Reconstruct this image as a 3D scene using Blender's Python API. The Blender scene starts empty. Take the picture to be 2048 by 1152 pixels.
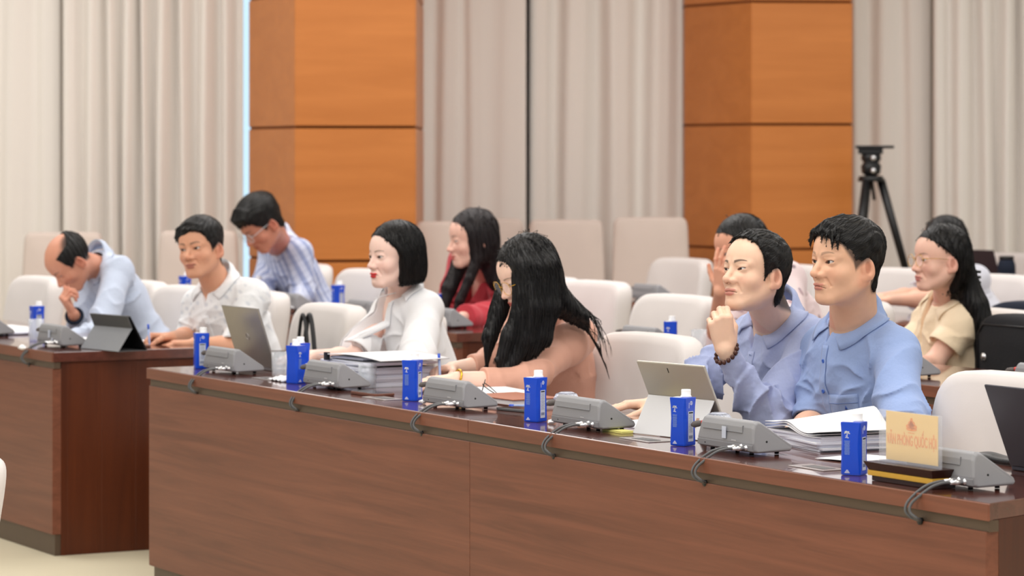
import bpy, bmesh, math, random
import numpy as np
from mathutils import Vector, Matrix, Euler

# ------------------------------------------------------------------ camera, light, exposure
scn = bpy.context.scene
col = scn.collection
F = 6070.0                      # focal length in pixels of the 2048 px wide frame
HV = 312.0                      # row of the horizon
CAMH = 1.53                     # eye height of the standing photographer

cam_d = bpy.data.cameras.new('camera')
cam = bpy.data.objects.new('camera', cam_d)
col.objects.link(cam)
cam.location = (0, 0, CAMH)
cam.rotation_euler = (math.radians(90), 0, 0)
cam_d.sensor_width = 36.0
cam_d.lens = F * 36.0 / 2048.0
cam_d.shift_y = (HV - 576.0) / 2048.0
cam_d.clip_start = 0.1
cam_d.clip_end = 100
cam_d.dof.use_dof = True
cam_d.dof.focus_distance = 8.0
cam_d.dof.aperture_fstop = 5.6
scn.camera = cam

world = bpy.data.worlds.new('world')
scn.world = world
world.use_nodes = True
bg = world.node_tree.nodes['Background']
bg.inputs[0].default_value = (0.93, 0.96, 1.0, 1)
bg.inputs[1].default_value = 0.50

scn.view_settings.view_transform = 'Standard'
scn.view_settings.look = 'None'
scn.view_settings.exposure = 0.07
scn.view_settings.gamma = 1.0
scn.view_settings.use_curve_mapping = False


def area(name, loc, size, energy, color=(1, 0.97, 0.93), rot=(0, 0, 0), size_y=None):
    d = bpy.data.lights.new(name, 'AREA')
    d.energy = energy
    d.color = color
    d.shape = 'RECTANGLE'
    d.size = size
    d.size_y = size_y or size
    o = bpy.data.objects.new(name, d)
    col.objects.link(o)
    o.location = loc
    o.rotation_euler = rot
    return o


# rows of ceiling panels over the hall
for i, x in enumerate((-4.0, 0.0, 4.0)):
    for j, y in enumerate((3.0, 8.0, 13.0)):
        area('ceiling_panel_light', (x, y, 4.35), 2.2, (110, 84, (78 if x < 3 else 56))[j], (1.0, 0.99, 0.985))
area('curtain_fill_light', (0, 15.8, 4.3), 15, 250, (1.0, 0.985, 0.975), size_y=1.2)  # unseen fill lamp, added and widened to brighten the back curtains

# ------------------------------------------------------------------ frame of the rows of desks
TH = math.radians(28.9)
DX, DY = -math.sin(TH), math.cos(TH)          # along the desks, towards the far left
NX, NY = math.cos(TH), math.sin(TH)           # across the desks, towards the seats
P0X, P0Y = 1.03, 6.55                         # right front corner of the first desk
AZ = math.atan2(-DY, -DX)                     # local X = towards the right end, local Y = towards the seats


def ST(s, t, z=0.0):
    return Vector((P0X + s * DX + t * NX, P0Y + s * DY + t * NY, z))


def sof(u, t):
    k = (u - 1024.0) / F
    return (P0X + t * NX - k * (P0Y + t * NY)) / (k * DY - DX)


def J(u, v, t):
    s = sof(u, t)
    p = ST(s, t)
    p.z = CAMH - (v - HV) / F * p.y
    return p


def JT(u, t, z):
    return ST(sof(u, t), t, z)


def TP(u, v, z=0.78):
    Y = F * (CAMH - z) / (v - HV)
    return Vector(((u - 1024.0) / F * Y, Y, z))


def W(u, v, Y):
    return Vector(((u - 1024.0) / F * Y, Y, CAMH - (v - HV) / F * Y))


# ------------------------------------------------------------------ materials
def lin(c):
    return tuple((x / 255.0 / 12.92) if x / 255.0 <= 0.04045 else ((x / 255.0 + 0.055) / 1.055) ** 2.4 for x in c)


def mat(name, rgb, rough=0.5, metal=0.0, var=0.06, nscale=8.0, bump=0.0, bscale=60.0, stretch=(1, 1, 1),
        spec=0.5, alpha=1.0, trans=0.0, ior=1.45, sheen=0.0, emit=0.0, attr=None, coat=0.0, bdist=0.002):
    m = bpy.data.materials.new(name)
    m.use_nodes = True
    nt = m.node_tree
    N, L = nt.nodes, nt.links
    b = N['Principled BSDF']
    c = lin(rgb)
    tc = N.new('ShaderNodeTexCoord')
    mp = N.new('ShaderNodeMapping')
    mp.inputs['Scale'].default_value = stretch
    L.new(tc.outputs['Object'], mp.inputs[0])
    nz = N.new('ShaderNodeTexNoise')
    nz.inputs['Scale'].default_value = nscale
    nz.inputs['Detail'].default_value = 4
    L.new(mp.outputs[0], nz.inputs['Vector'])
    mx = N.new('ShaderNodeMix')
    mx.data_type = 'RGBA'
    L.new(nz.outputs['Fac'], mx.inputs[0])
    lo = tuple(max(0, x * (1 - var)) for x in c)
    hi = tuple(min(1, x * (1 + var)) for x in c)
    mx.inputs[6].default_value = (*lo, 1)
    mx.inputs[7].default_value = (*hi, 1)
    out = mx.outputs[2]
    if attr:
        at = N.new('ShaderNodeAttribute')
        at.attribute_name = attr
        mm = N.new('ShaderNodeMix')
        mm.data_type = 'RGBA'
        mm.blend_type = 'MULTIPLY'
        mm.inputs[0].default_value = 1.0
        mx.inputs[6].default_value = (1 - var, 1 - var, 1 - var, 1)
        mx.inputs[7].default_value = (1 + var, 1 + var, 1 + var, 1)
        L.new(at.outputs['Color'], mm.inputs[6])
        L.new(mx.outputs[2], mm.inputs[7])
        out = mm.outputs[2]
    L.new(out, b.inputs['Base Color'])
    b.inputs['Roughness'].default_value = rough
    b.inputs['Metallic'].default_value = metal
    b.inputs['Specular IOR Level'].default_value = spec
    b.inputs['IOR'].default_value = ior
    b.inputs['Transmission Weight'].default_value = trans
    b.inputs['Alpha'].default_value = alpha
    b.inputs['Sheen Weight'].default_value = sheen
    b.inputs['Coat Weight'].default_value = coat
    if emit:
        b.inputs['Emission Color'].default_value = (*c, 1)
        b.inputs['Emission Strength'].default_value = emit
    if bump:
        n2 = N.new('ShaderNodeTexNoise')
        n2.inputs['Scale'].default_value = bscale
        n2.inputs['Detail'].default_value = 3
        L.new(mp.outputs[0], n2.inputs['Vector'])
        bp = N.new('ShaderNodeBump')
        bp.inputs['Strength'].default_value = bump
        bp.inputs['Distance'].default_value = bdist
        L.new(n2.outputs['Fac'], bp.inputs['Height'])
        L.new(bp.outputs[0], b.inputs['Normal'])
    return m


def wood(name, c1, c2, rough=0.35, axis='x', scale=2.2, coat=0.0, spec=0.5):
    m = mat(name, c1, rough=rough, spec=spec, coat=coat)
    N, L = m.node_tree.nodes, m.node_tree.links
    b = N['Principled BSDF']
    mp = [n for n in N if n.type == 'MAPPING'][0]
    mp.inputs['Scale'].default_value = {'x': (0.35, 6, 9), 'z': (7, 7, 0.35), 'y': (6, .35, 9)}[axis]
    nz = [n for n in N if n.type == 'TEX_NOISE'][0]
    nz.inputs['Scale'].default_value = scale
    nz.inputs['Detail'].default_value = 8
    nz.inputs['Roughness'].default_value = 0.62
    nz.inputs['Distortion'].default_value = 0.7
    mx = [n for n in N if n.type == 'MIX'][0]
    mx.inputs[6].default_value = (*lin(c1), 1)
    mx.inputs[7].default_value = (*lin(c2), 1)
    mr = N.new('ShaderNodeMapRange')
    mr.inputs[1].default_value = 0.3
    mr.inputs[2].default_value = 0.7
    L.new(nz.outputs['Fac'], mr.inputs[0])
    L.new(mr.outputs[0], mx.inputs[0])
    return m


M = {}
M['front_wood'] = wood('walnut_panel', (106, 62, 45), (134, 81, 60), rough=0.42, axis='x', scale=3.2)
M['top_wood'] = wood('walnut_top', (82, 46, 40), (108, 64, 54), rough=0.16, axis='x', scale=2.5, coat=0.6, spec=0.8)
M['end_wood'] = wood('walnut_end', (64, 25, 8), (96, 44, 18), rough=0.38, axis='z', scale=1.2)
M['bronze'] = mat('bronze_strip', (98, 82, 68), rough=0.42, metal=0.35, var=0.08)
M['dark_gap'] = mat('shadow_gap', (28, 20, 17), rough=0.8)
M['col_wood'] = wood('orange_veneer', (184, 110, 48), (198, 122, 58), rough=0.35, axis='x', scale=1.0)
M['col_gap'] = mat('veneer_joint', (140, 82, 40), rough=0.7)
M['curtain'] = mat('curtain_cloth', (231, 224, 217), rough=0.9, var=0.03, nscale=3, sheen=0.2, bump=0.15, bscale=90, stretch=(1, 1, .2))
M['floor'] = mat('cream_carpet', (204, 194, 168), rough=0.85, var=0.08, nscale=1.6, bump=0.3, bscale=160)
M['wall'] = mat('wall_paint', (205, 195, 186), rough=0.9)
M['chair_fabric'] = mat('cream_upholstery', (220, 213, 210), rough=0.88, var=0.03, nscale=6, bump=0.06, bscale=240, sheen=0.25)
M['chair_fabric2'] = mat('taupe_upholstery', (206, 190, 180), rough=0.9, var=0.04, nscale=6, bump=0.08, bscale=200, sheen=0.2)
M['chair_wood'] = wood('chair_frame_wood', (54, 24, 18), (74, 36, 26), rough=0.3, axis='z')
M['device'] = mat('grey_plastic', (147, 147, 151), rough=0.5, var=0.03, nscale=30, bump=0.15, bscale=900, bdist=0.0004)
M['device2'] = mat('grey_plastic_band', (134, 134, 138), rough=0.5, var=0.03, nscale=30)
M['black'] = mat('black_plastic', (20, 20, 22), rough=0.4)
M['cable'] = mat('grey_cable', (92, 92, 94), rough=0.5)
M['chrome'] = mat('chrome', (215, 215, 218), rough=0.22, metal=0.9, var=0.02)
M['red'] = mat('red_ring', (214, 72, 62), rough=0.4)
M['foam'] = mat('grey_foam', (104, 98, 96), rough=0.9, bump=0.4, bscale=900)
M['blue'] = mat('carton_blue', (8, 74, 214), rough=0.3, var=0.08, nscale=25, coat=0.2)
M['white'] = mat('white_print', (238, 241, 246), rough=0.4, var=0.02)
M['cap'] = mat('white_cap', (244, 244, 246), rough=0.35, var=0.02, bump=0.0)
M['label'] = mat('pale_label', (206, 214, 232), rough=0.4, var=0.1, nscale=400, stretch=(1, 1, 3))
M['ink'] = mat('label_ink', (120, 130, 165), rough=0.5)
M['ink2'] = mat('pale_blue_print', (130, 160, 220), rough=0.5)
M['paper'] = mat('white_paper', (245, 245, 248), rough=0.8, var=0.015, nscale=4)
M['paper_edge'] = mat('paper_stack_edge', (226, 227, 240), rough=0.85, var=0.08, nscale=60, stretch=(.3, .3, 14))
M['film'] = mat('clear_folder_film', (226, 232, 248), rough=0.15, var=0.02, alpha=0.55)
M['silver'] = mat('brushed_silver', (168, 164, 160), rough=0.34, metal=0.75, var=0.03)
M['silver_light'] = mat('light_silver', (214, 214, 217), rough=0.4, metal=0.35, var=0.02)
M['champagne'] = mat('champagne_metal', (196, 190, 180), rough=0.35, metal=0.55, var=0.02)
M['dark_metal'] = mat('dark_grey_metal', (64, 63, 72), rough=0.42, metal=0.4, var=0.03)
M['maroon_lid'] = mat('dark_maroon_lid', (58, 44, 50), rough=0.5)
M['case_grey'] = mat('grey_case_fabric', (140, 142, 147), rough=0.85, var=0.12, nscale=200, bump=0.3, bscale=500)
M['case_dark'] = mat('dark_grey_case_fabric', (84, 84, 86), rough=0.85, var=0.12, nscale=200)
M['screen'] = mat('dark_screen', (16, 16, 18), rough=0.12)
M['brown_leather'] = mat('tan_leather', (168, 106, 82), rough=0.55, var=0.06, bump=0.2, bscale=300)
M['dark_leather'] = mat('brown_leather', (110, 66, 50), rough=0.45, var=0.08)
M['black_leather'] = mat('black_leather', (30, 30, 33), rough=0.4, var=0.1, bump=0.3, bscale=200)
M['black_fabric'] = mat('black_fabric', (24, 24, 28), rough=0.85, var=0.15, nscale=20, bump=0.4, bscale=120)
M['glass'] = mat('clear_glass', (235, 240, 246), rough=0.03, var=0.0, alpha=0.30, spec=1.0)
M['water'] = mat('water', (214, 222, 236), rough=0.0, alpha=0.30, spec=1.0, var=0.0)
M['acrylic'] = mat('clear_acrylic', (236, 238, 248), rough=0.12, var=0.01, alpha=0.13)
M['yellow_card'] = mat('yellow_card', (250, 214, 142), rough=0.6, var=0.02)
M['orange_print'] = mat('orange_print', (252, 160, 70), rough=0.6)
M['orange_print2'] = mat('pale_orange_print', (246, 168, 96), rough=0.6)
M['dark_base'] = mat('dark_lacquer', (54, 30, 24), rough=0.25, var=0.1)
M['gold'] = mat('gold_band', (226, 178, 70), rough=0.35, metal=0.3)
M['yellow_note'] = mat('yellow_note', (226, 220, 130), rough=0.7)
M['plate'] = mat('steel_outlet_plate', (186, 180, 180), rough=0.3, metal=0.8)
M['pen_blue'] = mat('pen_blue', (40, 84, 200), rough=0.3)
M['pen_clear'] = mat('pen_barrel', (170, 190, 236), rough=0.2, alpha=0.8)
M['gold_metal'] = mat('gold_metal', (222, 172, 60), rough=0.25, metal=0.8)
M['bead'] = mat('dark_wood_bead', (74, 40, 30), rough=0.35, var=0.3, nscale=120)
M['copper'] = mat('copper_print', (180, 140, 118), rough=0.5)
M['navy'] = mat('navy_cloth', (22, 30, 48), rough=0.9, var=0.1)
M['trousers'] = mat('dark_trousers', (38, 40, 50), rough=0.9)
M['shoe'] = mat('black_shoe', (18, 17, 17), rough=0.35)
M['daylight'] = mat('daylight_pane', (186, 220, 242), emit=1.15, var=0.0)
M['eye'] = mat('eye_surface', (255, 255, 255), rough=0.12, var=0.0, attr='Col')


# ------------------------------------------------------------------ objects and tags
def tag(o, label=None, cat=None, group=None, kind=None):
    if label:
        o['label'] = label
    if cat:
        o['category'] = cat
    if group:
        o['group'] = group
    if kind:
        o['kind'] = kind
    return o


def empty(name, loc, rz=0.0, label=None, cat=None, group=None):
    o = bpy.data.objects.new(name, None)
    o.empty_display_size = 0.1
    col.objects.link(o)
    o.location = loc
    o.rotation_euler = (0, 0, rz)
    return tag(o, label, cat, group)


def copy_tree(o, parent=None):
    c = o.copy()
    col.objects.link(c)
    c.parent = parent
    for ch in list(o.children):
        copy_tree(ch, c)
    return c


class MB:
    def __init__(self):
        self.v, self.f, self.m, self.sm = [], [], [], []

    def add(self, vs, fs, mi=0, T=None, smooth=False):
        b = len(self.v)
        for p in vs:
            p = Vector(p)
            self.v.append(tuple(T @ p) if T is not None else tuple(p))
        for f in fs:
            self.f.append(tuple(b + i for i in f))
            self.m.append(mi)
            self.sm.append(smooth)
        return self

    def box(self, lo, hi, mi=0, T=None):
        x0, y0, z0 = lo
        x1, y1, z1 = hi
        vs = [(x0, y0, z0), (x1, y0, z0), (x1, y1, z0), (x0, y1, z0), (x0, y0, z1), (x1, y0, z1), (x1, y1, z1), (x0, y1, z1)]
        fs = [(0, 3, 2, 1), (4, 5, 6, 7), (0, 1, 5, 4), (1, 2, 6, 5), (2, 3, 7, 6), (3, 0, 4, 7)]
        return self.add(vs, fs, mi, T)

    def prism(self, poly, z0, z1, mi=0, T=None, top=None):
        n = len(poly)
        tp = top or poly
        vs = [(x, y, z0) for x, y in poly] + [(x, y, z1) for x, y in tp]
        fs = [tuple(range(n - 1, -1, -1)), tuple(range(n, 2 * n))]
        fs += [(i, (i + 1) % n, n + (i + 1) % n, n + i) for i in range(n)]
        return self.add(vs, fs, mi, T)

    def lathe(self, prof, n=24, mi=0, T=None, smooth=True):
        vs, fs = [], []
        for r, z in prof:
            for i in range(n):
                a = 2 * math.pi * i / n
                vs.append((r * math.cos(a), r * math.sin(a), z))
        for j in range(len(prof) - 1):
            for i in range(n):
                fs.append((j * n + i, j * n + (i + 1) % n, (j + 1) * n + (i + 1) % n, (j + 1) * n + i))
        if prof[0][0] > 1e-6:
            fs.append(tuple(range(n - 1, -1, -1)))
        if prof[-1][0] > 1e-6:
            b = (len(prof) - 1) * n
            fs.append(tuple(b + i for i in range(n)))
        return self.add(vs, fs, mi, T, smooth)

    def tube(self, pts, r, n=10, mi=0, T=None, closed=False):
        pts = [Vector(p) for p in pts]
        rs = r if isinstance(r, (list, tuple)) else [r] * len(pts)
        vs, fs = [], []
        up = Vector((0, 0, 1))
        prev = None
        k = len(pts)
        for i, p in enumerate(pts):
            if closed:
                t = pts[(i + 1) % k] - pts[i - 1]
            else:
                t = pts[min(i + 1, k - 1)] - pts[max(i - 1, 0)]
            if t.length < 1e-9:
                t = Vector((0, 0, 1))
            t.normalize()
            if prev is None:
                a = t.cross(up)
                if a.length < 1e-3:
                    a = t.cross(Vector((1, 0, 0)))
            else:
                a = prev - t * prev.dot(t)
            a.normalize()
            prev = a
            b = t.cross(a)
            for j in range(n):
                g = 2 * math.pi * j / n
                vs.append(p + (a * math.cos(g) + b * math.sin(g)) * rs[i])
        for i in range(k - (0 if closed else 1)):
            i2 = (i + 1) % k
            for j in range(n):
                fs.append((i * n + j, i * n + (j + 1) % n, i2 * n + (j + 1) % n, i2 * n + j))
        if not closed:
            fs.append(tuple(range(n - 1, -1, -1)))
            fs.append(tuple((k - 1) * n + j for j in range(n)))
        return self.add(vs, fs, mi, T, True)

    def grid(self, nx, ny, fn, mi=0, T=None, smooth=True):
        vs = [fn(i / (nx - 1), j / (ny - 1)) for j in range(ny) for i in range(nx)]
        fs = [(j * nx + i, j * nx + i + 1, (j + 1) * nx + i + 1, (j + 1) * nx + i) for j in range(ny - 1) for i in range(nx - 1)]
        return self.add(vs, fs, mi, T, smooth)

    def build(self, name, mats, parent=None, bevel=0, segs=2, smooth=None, solid=0, sub=0, loc=None, rz=None):
        me = bpy.data.meshes.new(name)
        me.from_pydata(self.v, [], self.f)
        mats = mats if isinstance(mats, (list, tuple)) else [mats]
        for x in mats:
            me.materials.append(x)
        me.polygons.foreach_set('material_index', self.m)
        sm = self.sm if smooth is None else [smooth] * len(self.f)
        me.polygons.foreach_set('use_smooth', sm)
        me.update()
        o = bpy.data.objects.new(name, me)
        col.objects.link(o)
        if parent is not None:
            o.parent = parent
        if loc is not None:
            o.location = loc
        if rz is not None:
            o.rotation_euler = (0, 0, rz)
        if solid:
            md = o.modifiers.new('solid', 'SOLIDIFY')
            md.thickness = solid
            md.offset = 0
        if bevel:
            md = o.modifiers.new('bevel', 'BEVEL')
            md.width = bevel
            md.segments = segs
            md.limit_method = 'ANGLE'
            md.angle_limit = math.radians(35)
            md.harden_normals = False
        if sub:
            md = o.modifiers.new('sub', 'SUBSURF')
            md.levels = sub
            md.render_levels = sub
        return o


def superellipse(w, h, n=28, p=4.0):
    out = []
    for i in range(n):
        a = 2 * math.pi * i / n
        c, s = math.cos(a), math.sin(a)
        out.append((w / 2 * math.copysign(abs(c) ** (2 / p), c), h / 2 * math.copysign(abs(s) ** (2 / p), s)))
    return out


# ------------------------------------------------------------------ the room
fl = MB().box((-14, -4, -0.05), (16, 23, 0)).build('floor', M['floor'])
tag(fl, kind='structure')
wl = MB().box((-14, 20.6, 0), (16, 20.8, 4.6)).build('wall_back', M['wall'])
tag(wl, kind='structure')
ce = MB().box((-14, -4, 4.6), (16, 23, 4.7)).build('ceiling', mat('white_ceiling', (240, 238, 234), rough=0.9))
tag(ce, kind='structure')
# tall windows behind the gaps of the curtains
for i, (u0, u1) in enumerate(((462, 512), (1340, 1384))):
    a, b = W(u0, 312, 19.6), W(u1, 312, 19.6)
    w = MB().box((a.x, 19.6, 0.25), (b.x, 19.63, 4.2)).build('window_%d' % (i + 1), M['daylight'])
    tag(w, kind='structure')
    fr = MB().box((a.x - .04, 19.58, 0.2), (a.x, 19.66, 4.25)).box((b.x, 19.58, .2), (b.x + .04, 19.66, 4.25)).box((a.x, 19.58, .2), (b.x, 19.66, .25))
    fr.build('window_frame', M['wall'], w)


def column(name, seams, C, L, R, back):
    """C nearest corner, L and R ends of the two visible faces (plan points)."""
    root = empty(name, (C[0], C[1], 0), 0)
    tag(root, kind='structure')
    def rel(p, k=0.0):
        cx = (L[0] + R[0]) / 2
        cy = back
        return (p[0] - C[0] + (cx - p[0]) * k, p[1] - C[1] + (cy - p[1]) * k)
    poly = [(L[0], back), L, C, R, (R[0], back)]
    zs = [0.0] + seams + [4.6]
    core = MB().prism([rel(p, 0.012) for p in poly][::1], 0, 4.6)
    core.build('column_core', M['col_gap'], root)
    for a, b in zip(zs[:-1], zs[1:]):
        MB().prism([rel(p) for p in poly], a + (0.008 if a else 0), b - 0.008).build('veneer_panel', M['col_wood'], root, bevel=0.003, segs=1)
    return root


def wxy(u, Y):
    p = W(u, HV, Y)
    return (p.x, p.y)


column('trim_1', [0.166, 0.929, 1.694, 2.457, 3.22], wxy(590, 17.3), wxy(498, 18.0), wxy(832, 17.38), 20.5)
column('trim_2', [0.215, 0.967, 1.720, 2.461, 3.21], wxy(1503, 18.3), wxy(1369, 18.9), wxy(1705, 18.36), 20.5)


def curtain(u0, u1, Y, seed, label, period=0.17, depth=0.056, gather=None):
    rnd = random.Random(seed)
    x0, x1 = W(u0, HV, Y).x, W(u1, HV, Y).x
    n = int((x1 - x0) / 0.012) + 2
    # irregular pleats
    ph, x = [0.0], x0
    for i in range(n - 1):
        loc = period * (0.75 + 0.5 * (0.5 + 0.5 * math.sin(i * 0.021 + seed * 1.7)) + 0.15 * math.sin(i * 0.09 + seed))
        ph.append(ph[-1] + 2 * math.pi * 0.012 / loc)
    amps = [depth * (0.65 + 0.5 * math.sin(i * 0.037 + seed * 3.1)) for i in range(n)]
    a1, a2 = rnd.random() * 6, rnd.random() * 6
    def fn(a, b):
        i = min(n - 1, int(round(a * (n - 1))))
        z = 0.02 + b * 4.5
        p = ph[i] + 0.25 * math.sin(z * 0.9 + a1 + i * 0.01)
        f = math.sin(p) + 0.28 * math.sin(2 * p + 0.7) + 0.16 * math.sin(0.47 * p + a2 + z * .3)
        f = math.copysign(abs(f) ** 0.8, f)
        x = x0 + (x1 - x0) * a + 0.012 * math.sin(z * 1.3 + p * .5) * math.sin(math.pi * a)
        return (x - x0, -amps[i] * f * (1.0 - 0.1 * b), z)
    m = MB().grid(n, 14, fn)
    o = m.build('curtain', M['curtain'], loc=(x0, Y, 0), solid=0.004)
    tag(o, label, 'curtain', 'floor-length curtains along the back wall')
    return o


curtain(-60, 121, 18.25, 1, 'cream pleated curtain at the far left, left of the dark vertical gap')
curtain(127, 487, 18.2, 2, 'wide cream curtain behind the bald man, left of the first orange pillar', period=0.15)
curtain(828, 1052, 18.9, 3, 'pale curtain just right of the first orange pillar, behind the woman in red', period=0.24, depth=0.046)
curtain(1058, 1366, 19.0, 4, 'pale curtain left of the second orange pillar, behind the woman in peach', period=0.21, depth=0.05)
curtain(1700, 1862, 19.1, 5, 'greyish curtain behind the black tripod, right of the second pillar', period=0.16)
curtain(1866, 2110, 19.0, 6, 'pale curtain at the far right, behind the women with long black hair', period=0.17)
# ------------------------------------------------------------------ desks
DESK_MATS = None


def desk(s0, s1, t0, label, group, ends=(False, False), splay=0.0, depth=0.62, name='conference_desk'):
    """s0 = right end, s1 = left end (towards the far left). Local x runs from the left end to the right end."""
    L = s1 - s0
    root = empty(name, ST(s1, t0, 0), AZ, label, 'desk', group)
    ex = 0.0
    top = [(0, 0), (L, 0), (L + splay, depth), (0, depth)]
    MB().prism(top, 0.742, 0.78).build('tabletop', M['top_wood'], root, bevel=0.0015, segs=1)
    # front edge of the slab in the lighter panel wood
    a = 0.010 if ends[1] else 0.0
    b = L - (0.012 if ends[0] else 0.0)
    MB().box((0.0005, -0.006, 0.742), (L - 0.0005 + (0.004 if splay else 0), 0.0, 0.779)).build('edge_band', M['front_wood'], root, bevel=0.001, segs=1)
    MB().box((a + .004, 0.004, 0.717), (b + .006, 0.03, 0.742)).build('bronze_strip', M['bronze'], root)
    MB().box((a, 0.0, 0.082), (b, 0.035, 0.717)).build('front_panel', M['front_wood'], root, bevel=0.001, segs=1)
    MB().box((a + 0.02, 0.012, 0.0), (b - 0.005, 0.04, 0.082)).build('plinth', M['bronze'], root)
    if ends[1]:
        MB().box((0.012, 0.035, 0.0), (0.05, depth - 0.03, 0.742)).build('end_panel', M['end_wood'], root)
    if ends[0]:
        if splay:
            sl = splay / depth
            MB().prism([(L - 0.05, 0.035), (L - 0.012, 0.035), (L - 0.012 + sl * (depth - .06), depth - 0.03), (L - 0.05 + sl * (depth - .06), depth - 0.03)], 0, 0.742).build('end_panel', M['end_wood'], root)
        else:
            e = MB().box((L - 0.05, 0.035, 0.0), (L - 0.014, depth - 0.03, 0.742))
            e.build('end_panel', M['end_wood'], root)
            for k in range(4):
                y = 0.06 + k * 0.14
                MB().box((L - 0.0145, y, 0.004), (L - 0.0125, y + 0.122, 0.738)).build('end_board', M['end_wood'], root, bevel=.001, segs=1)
    return root


desk(0.0, 2.379, 0.0, 'long brown desk in the foreground right, with the yellow name plate on it', 'desks with wooden fronts', ends=(True, False), splay=-0.22)
desk(2.381, 4.8, 0.0, 'long brown desk in the centre foreground, left of the vertical joint', 'desks with wooden fronts', ends=(False, True))
desk(5.753, 9.2, 0.0, 'brown desk at the far left across the aisle, grey tablet case on its corner', 'desks with wooden fronts', ends=(True, False))
desk(0.9, 5.15, 1.93, 'second-row desk on the right, behind the two men in blue shirts', 'desks with wooden fronts', ends=(True, True))
desk(6.11, 10.4, 1.93, 'second-row desk on the left, where the woman in red sits', 'desks with wooden fronts', ends=(True, False))
desk(3.0, 9.15, 4.0, 'third-row desk on the right, in front of the wall curtains', 'desks with wooden fronts', ends=(True, True))
desk(6.2, 8.95, 6.45, 'fourth-row desk at the far right with the open dark laptop on it', 'desks with wooden fronts', ends=(True, True))


# ------------------------------------------------------------------ chairs
def pad(m, w, h, th, p=6.0, n=40, T=None, curve=0.0, taper=0.0, lean=0.0, z0=0.0):
    """a cushioned slab standing in the xz plane; rounded rim; curve bends its sides forward (-y)."""
    layers = [(-0.5, 0.0), (-0.5, 0.55), (-0.5, 0.88), (-0.42, 0.965), (-0.25, 1.0), (0.25, 1.0), (0.42, 0.965), (0.5, 0.88), (0.5, 0.5), (0.5, 0.0)]
    vs, fs = [], []
    sh = superellipse(1, 1, n, p)
    for (ly, sc) in layers:
        for (a, b) in sh:
            if sc > 0.6:
                ins = (1 - sc) * min(w, h) * 0.5
                x = a * (w - 2 * ins)
                z = b * (h - 2 * ins)
            else:
                x, z = a * w * sc, b * h * sc
            x *= 1 + taper * (0.5 - (z / h + 0.5))
            y = ly * th - curve * (2 * x / w) ** 2 + lean * (z / h + 0.5)
            if sc <= 0.6:
                y += math.copysign(0.006, ly) * (1 if ly > 0 else 1)
            vs.append((x, y, z + h / 2 + z0))
    k = len(layers)
    for j in range(k - 1):
        for i in range(n):
            fs.append((j * n + i, j * n + (i + 1) % n, (j + 1) * n + (i + 1) % n, (j + 1) * n + i))
    return m.add(vs, fs, 0, T, True)


def make_chair(name='upholstered_chair', w=0.60, top=0.945, fabric='chair_fabric', th=0.10, p=7.0, taper=0.04, lean=0.085, curve=0.05):
    root = empty(name, (0, 0, 0))
    pad(MB(), w, top - 0.40, th, p=p, curve=curve, taper=taper, lean=lean, z0=0.40).build('backrest', M[fabric], root).location = (0, 0.26, 0)
    seat = MB()
    T = Matrix.Translation((0, -0.01, 0.385)) @ Matrix.Rotation(math.radians(-90), 4, 'X') @ Matrix.Translation((0, -0.05, -0.26))
    pad(seat, w - 0.06, 0.52, 0.09, p=6.0, T=T)
    so = seat.build('seat', M[fabric], root)
    MB().box((-w / 2 + 0.05, -0.24, 0.33), (w / 2 - 0.05, 0.24, 0.37)).build('seat_frame', M['chair_wood'], root, bevel=0.004)
    for sx in (-1, 1):
        for y0, y1 in ((-0.22, -0.24), (0.22, 0.30)):
            x = sx * (w / 2 - 0.07)
            l = MB()
            l.prism([(x - .02, y1 - .02), (x + .02, y1 - .02), (x + .02, y1 + .02), (x - .02, y1 + .02)], 0.0, 0.34,
                    top=[(x - .025, y0 - .025), (x + .025, y0 - .025), (x + .025, y0 + .025), (x - .025, y0 + .025)])
            l.build('leg', M['chair_wood'], root, bevel=0.003)
    return root


chair0 = make_chair()
used = [False]
GCH = 'cream upholstered chairs behind the desks'


def place_chair(s, t, yaw, label, src=chair0, flag=used, group=GCH):
    if not flag[0]:
        c = src
        flag[0] = True
    else:
        c = copy_tree(src)
    c.location = ST(s, t, 0)
    c.rotation_euler = (0, 0, AZ + math.radians(yaw))
    return tag(c, label, 'chair', group)


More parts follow.
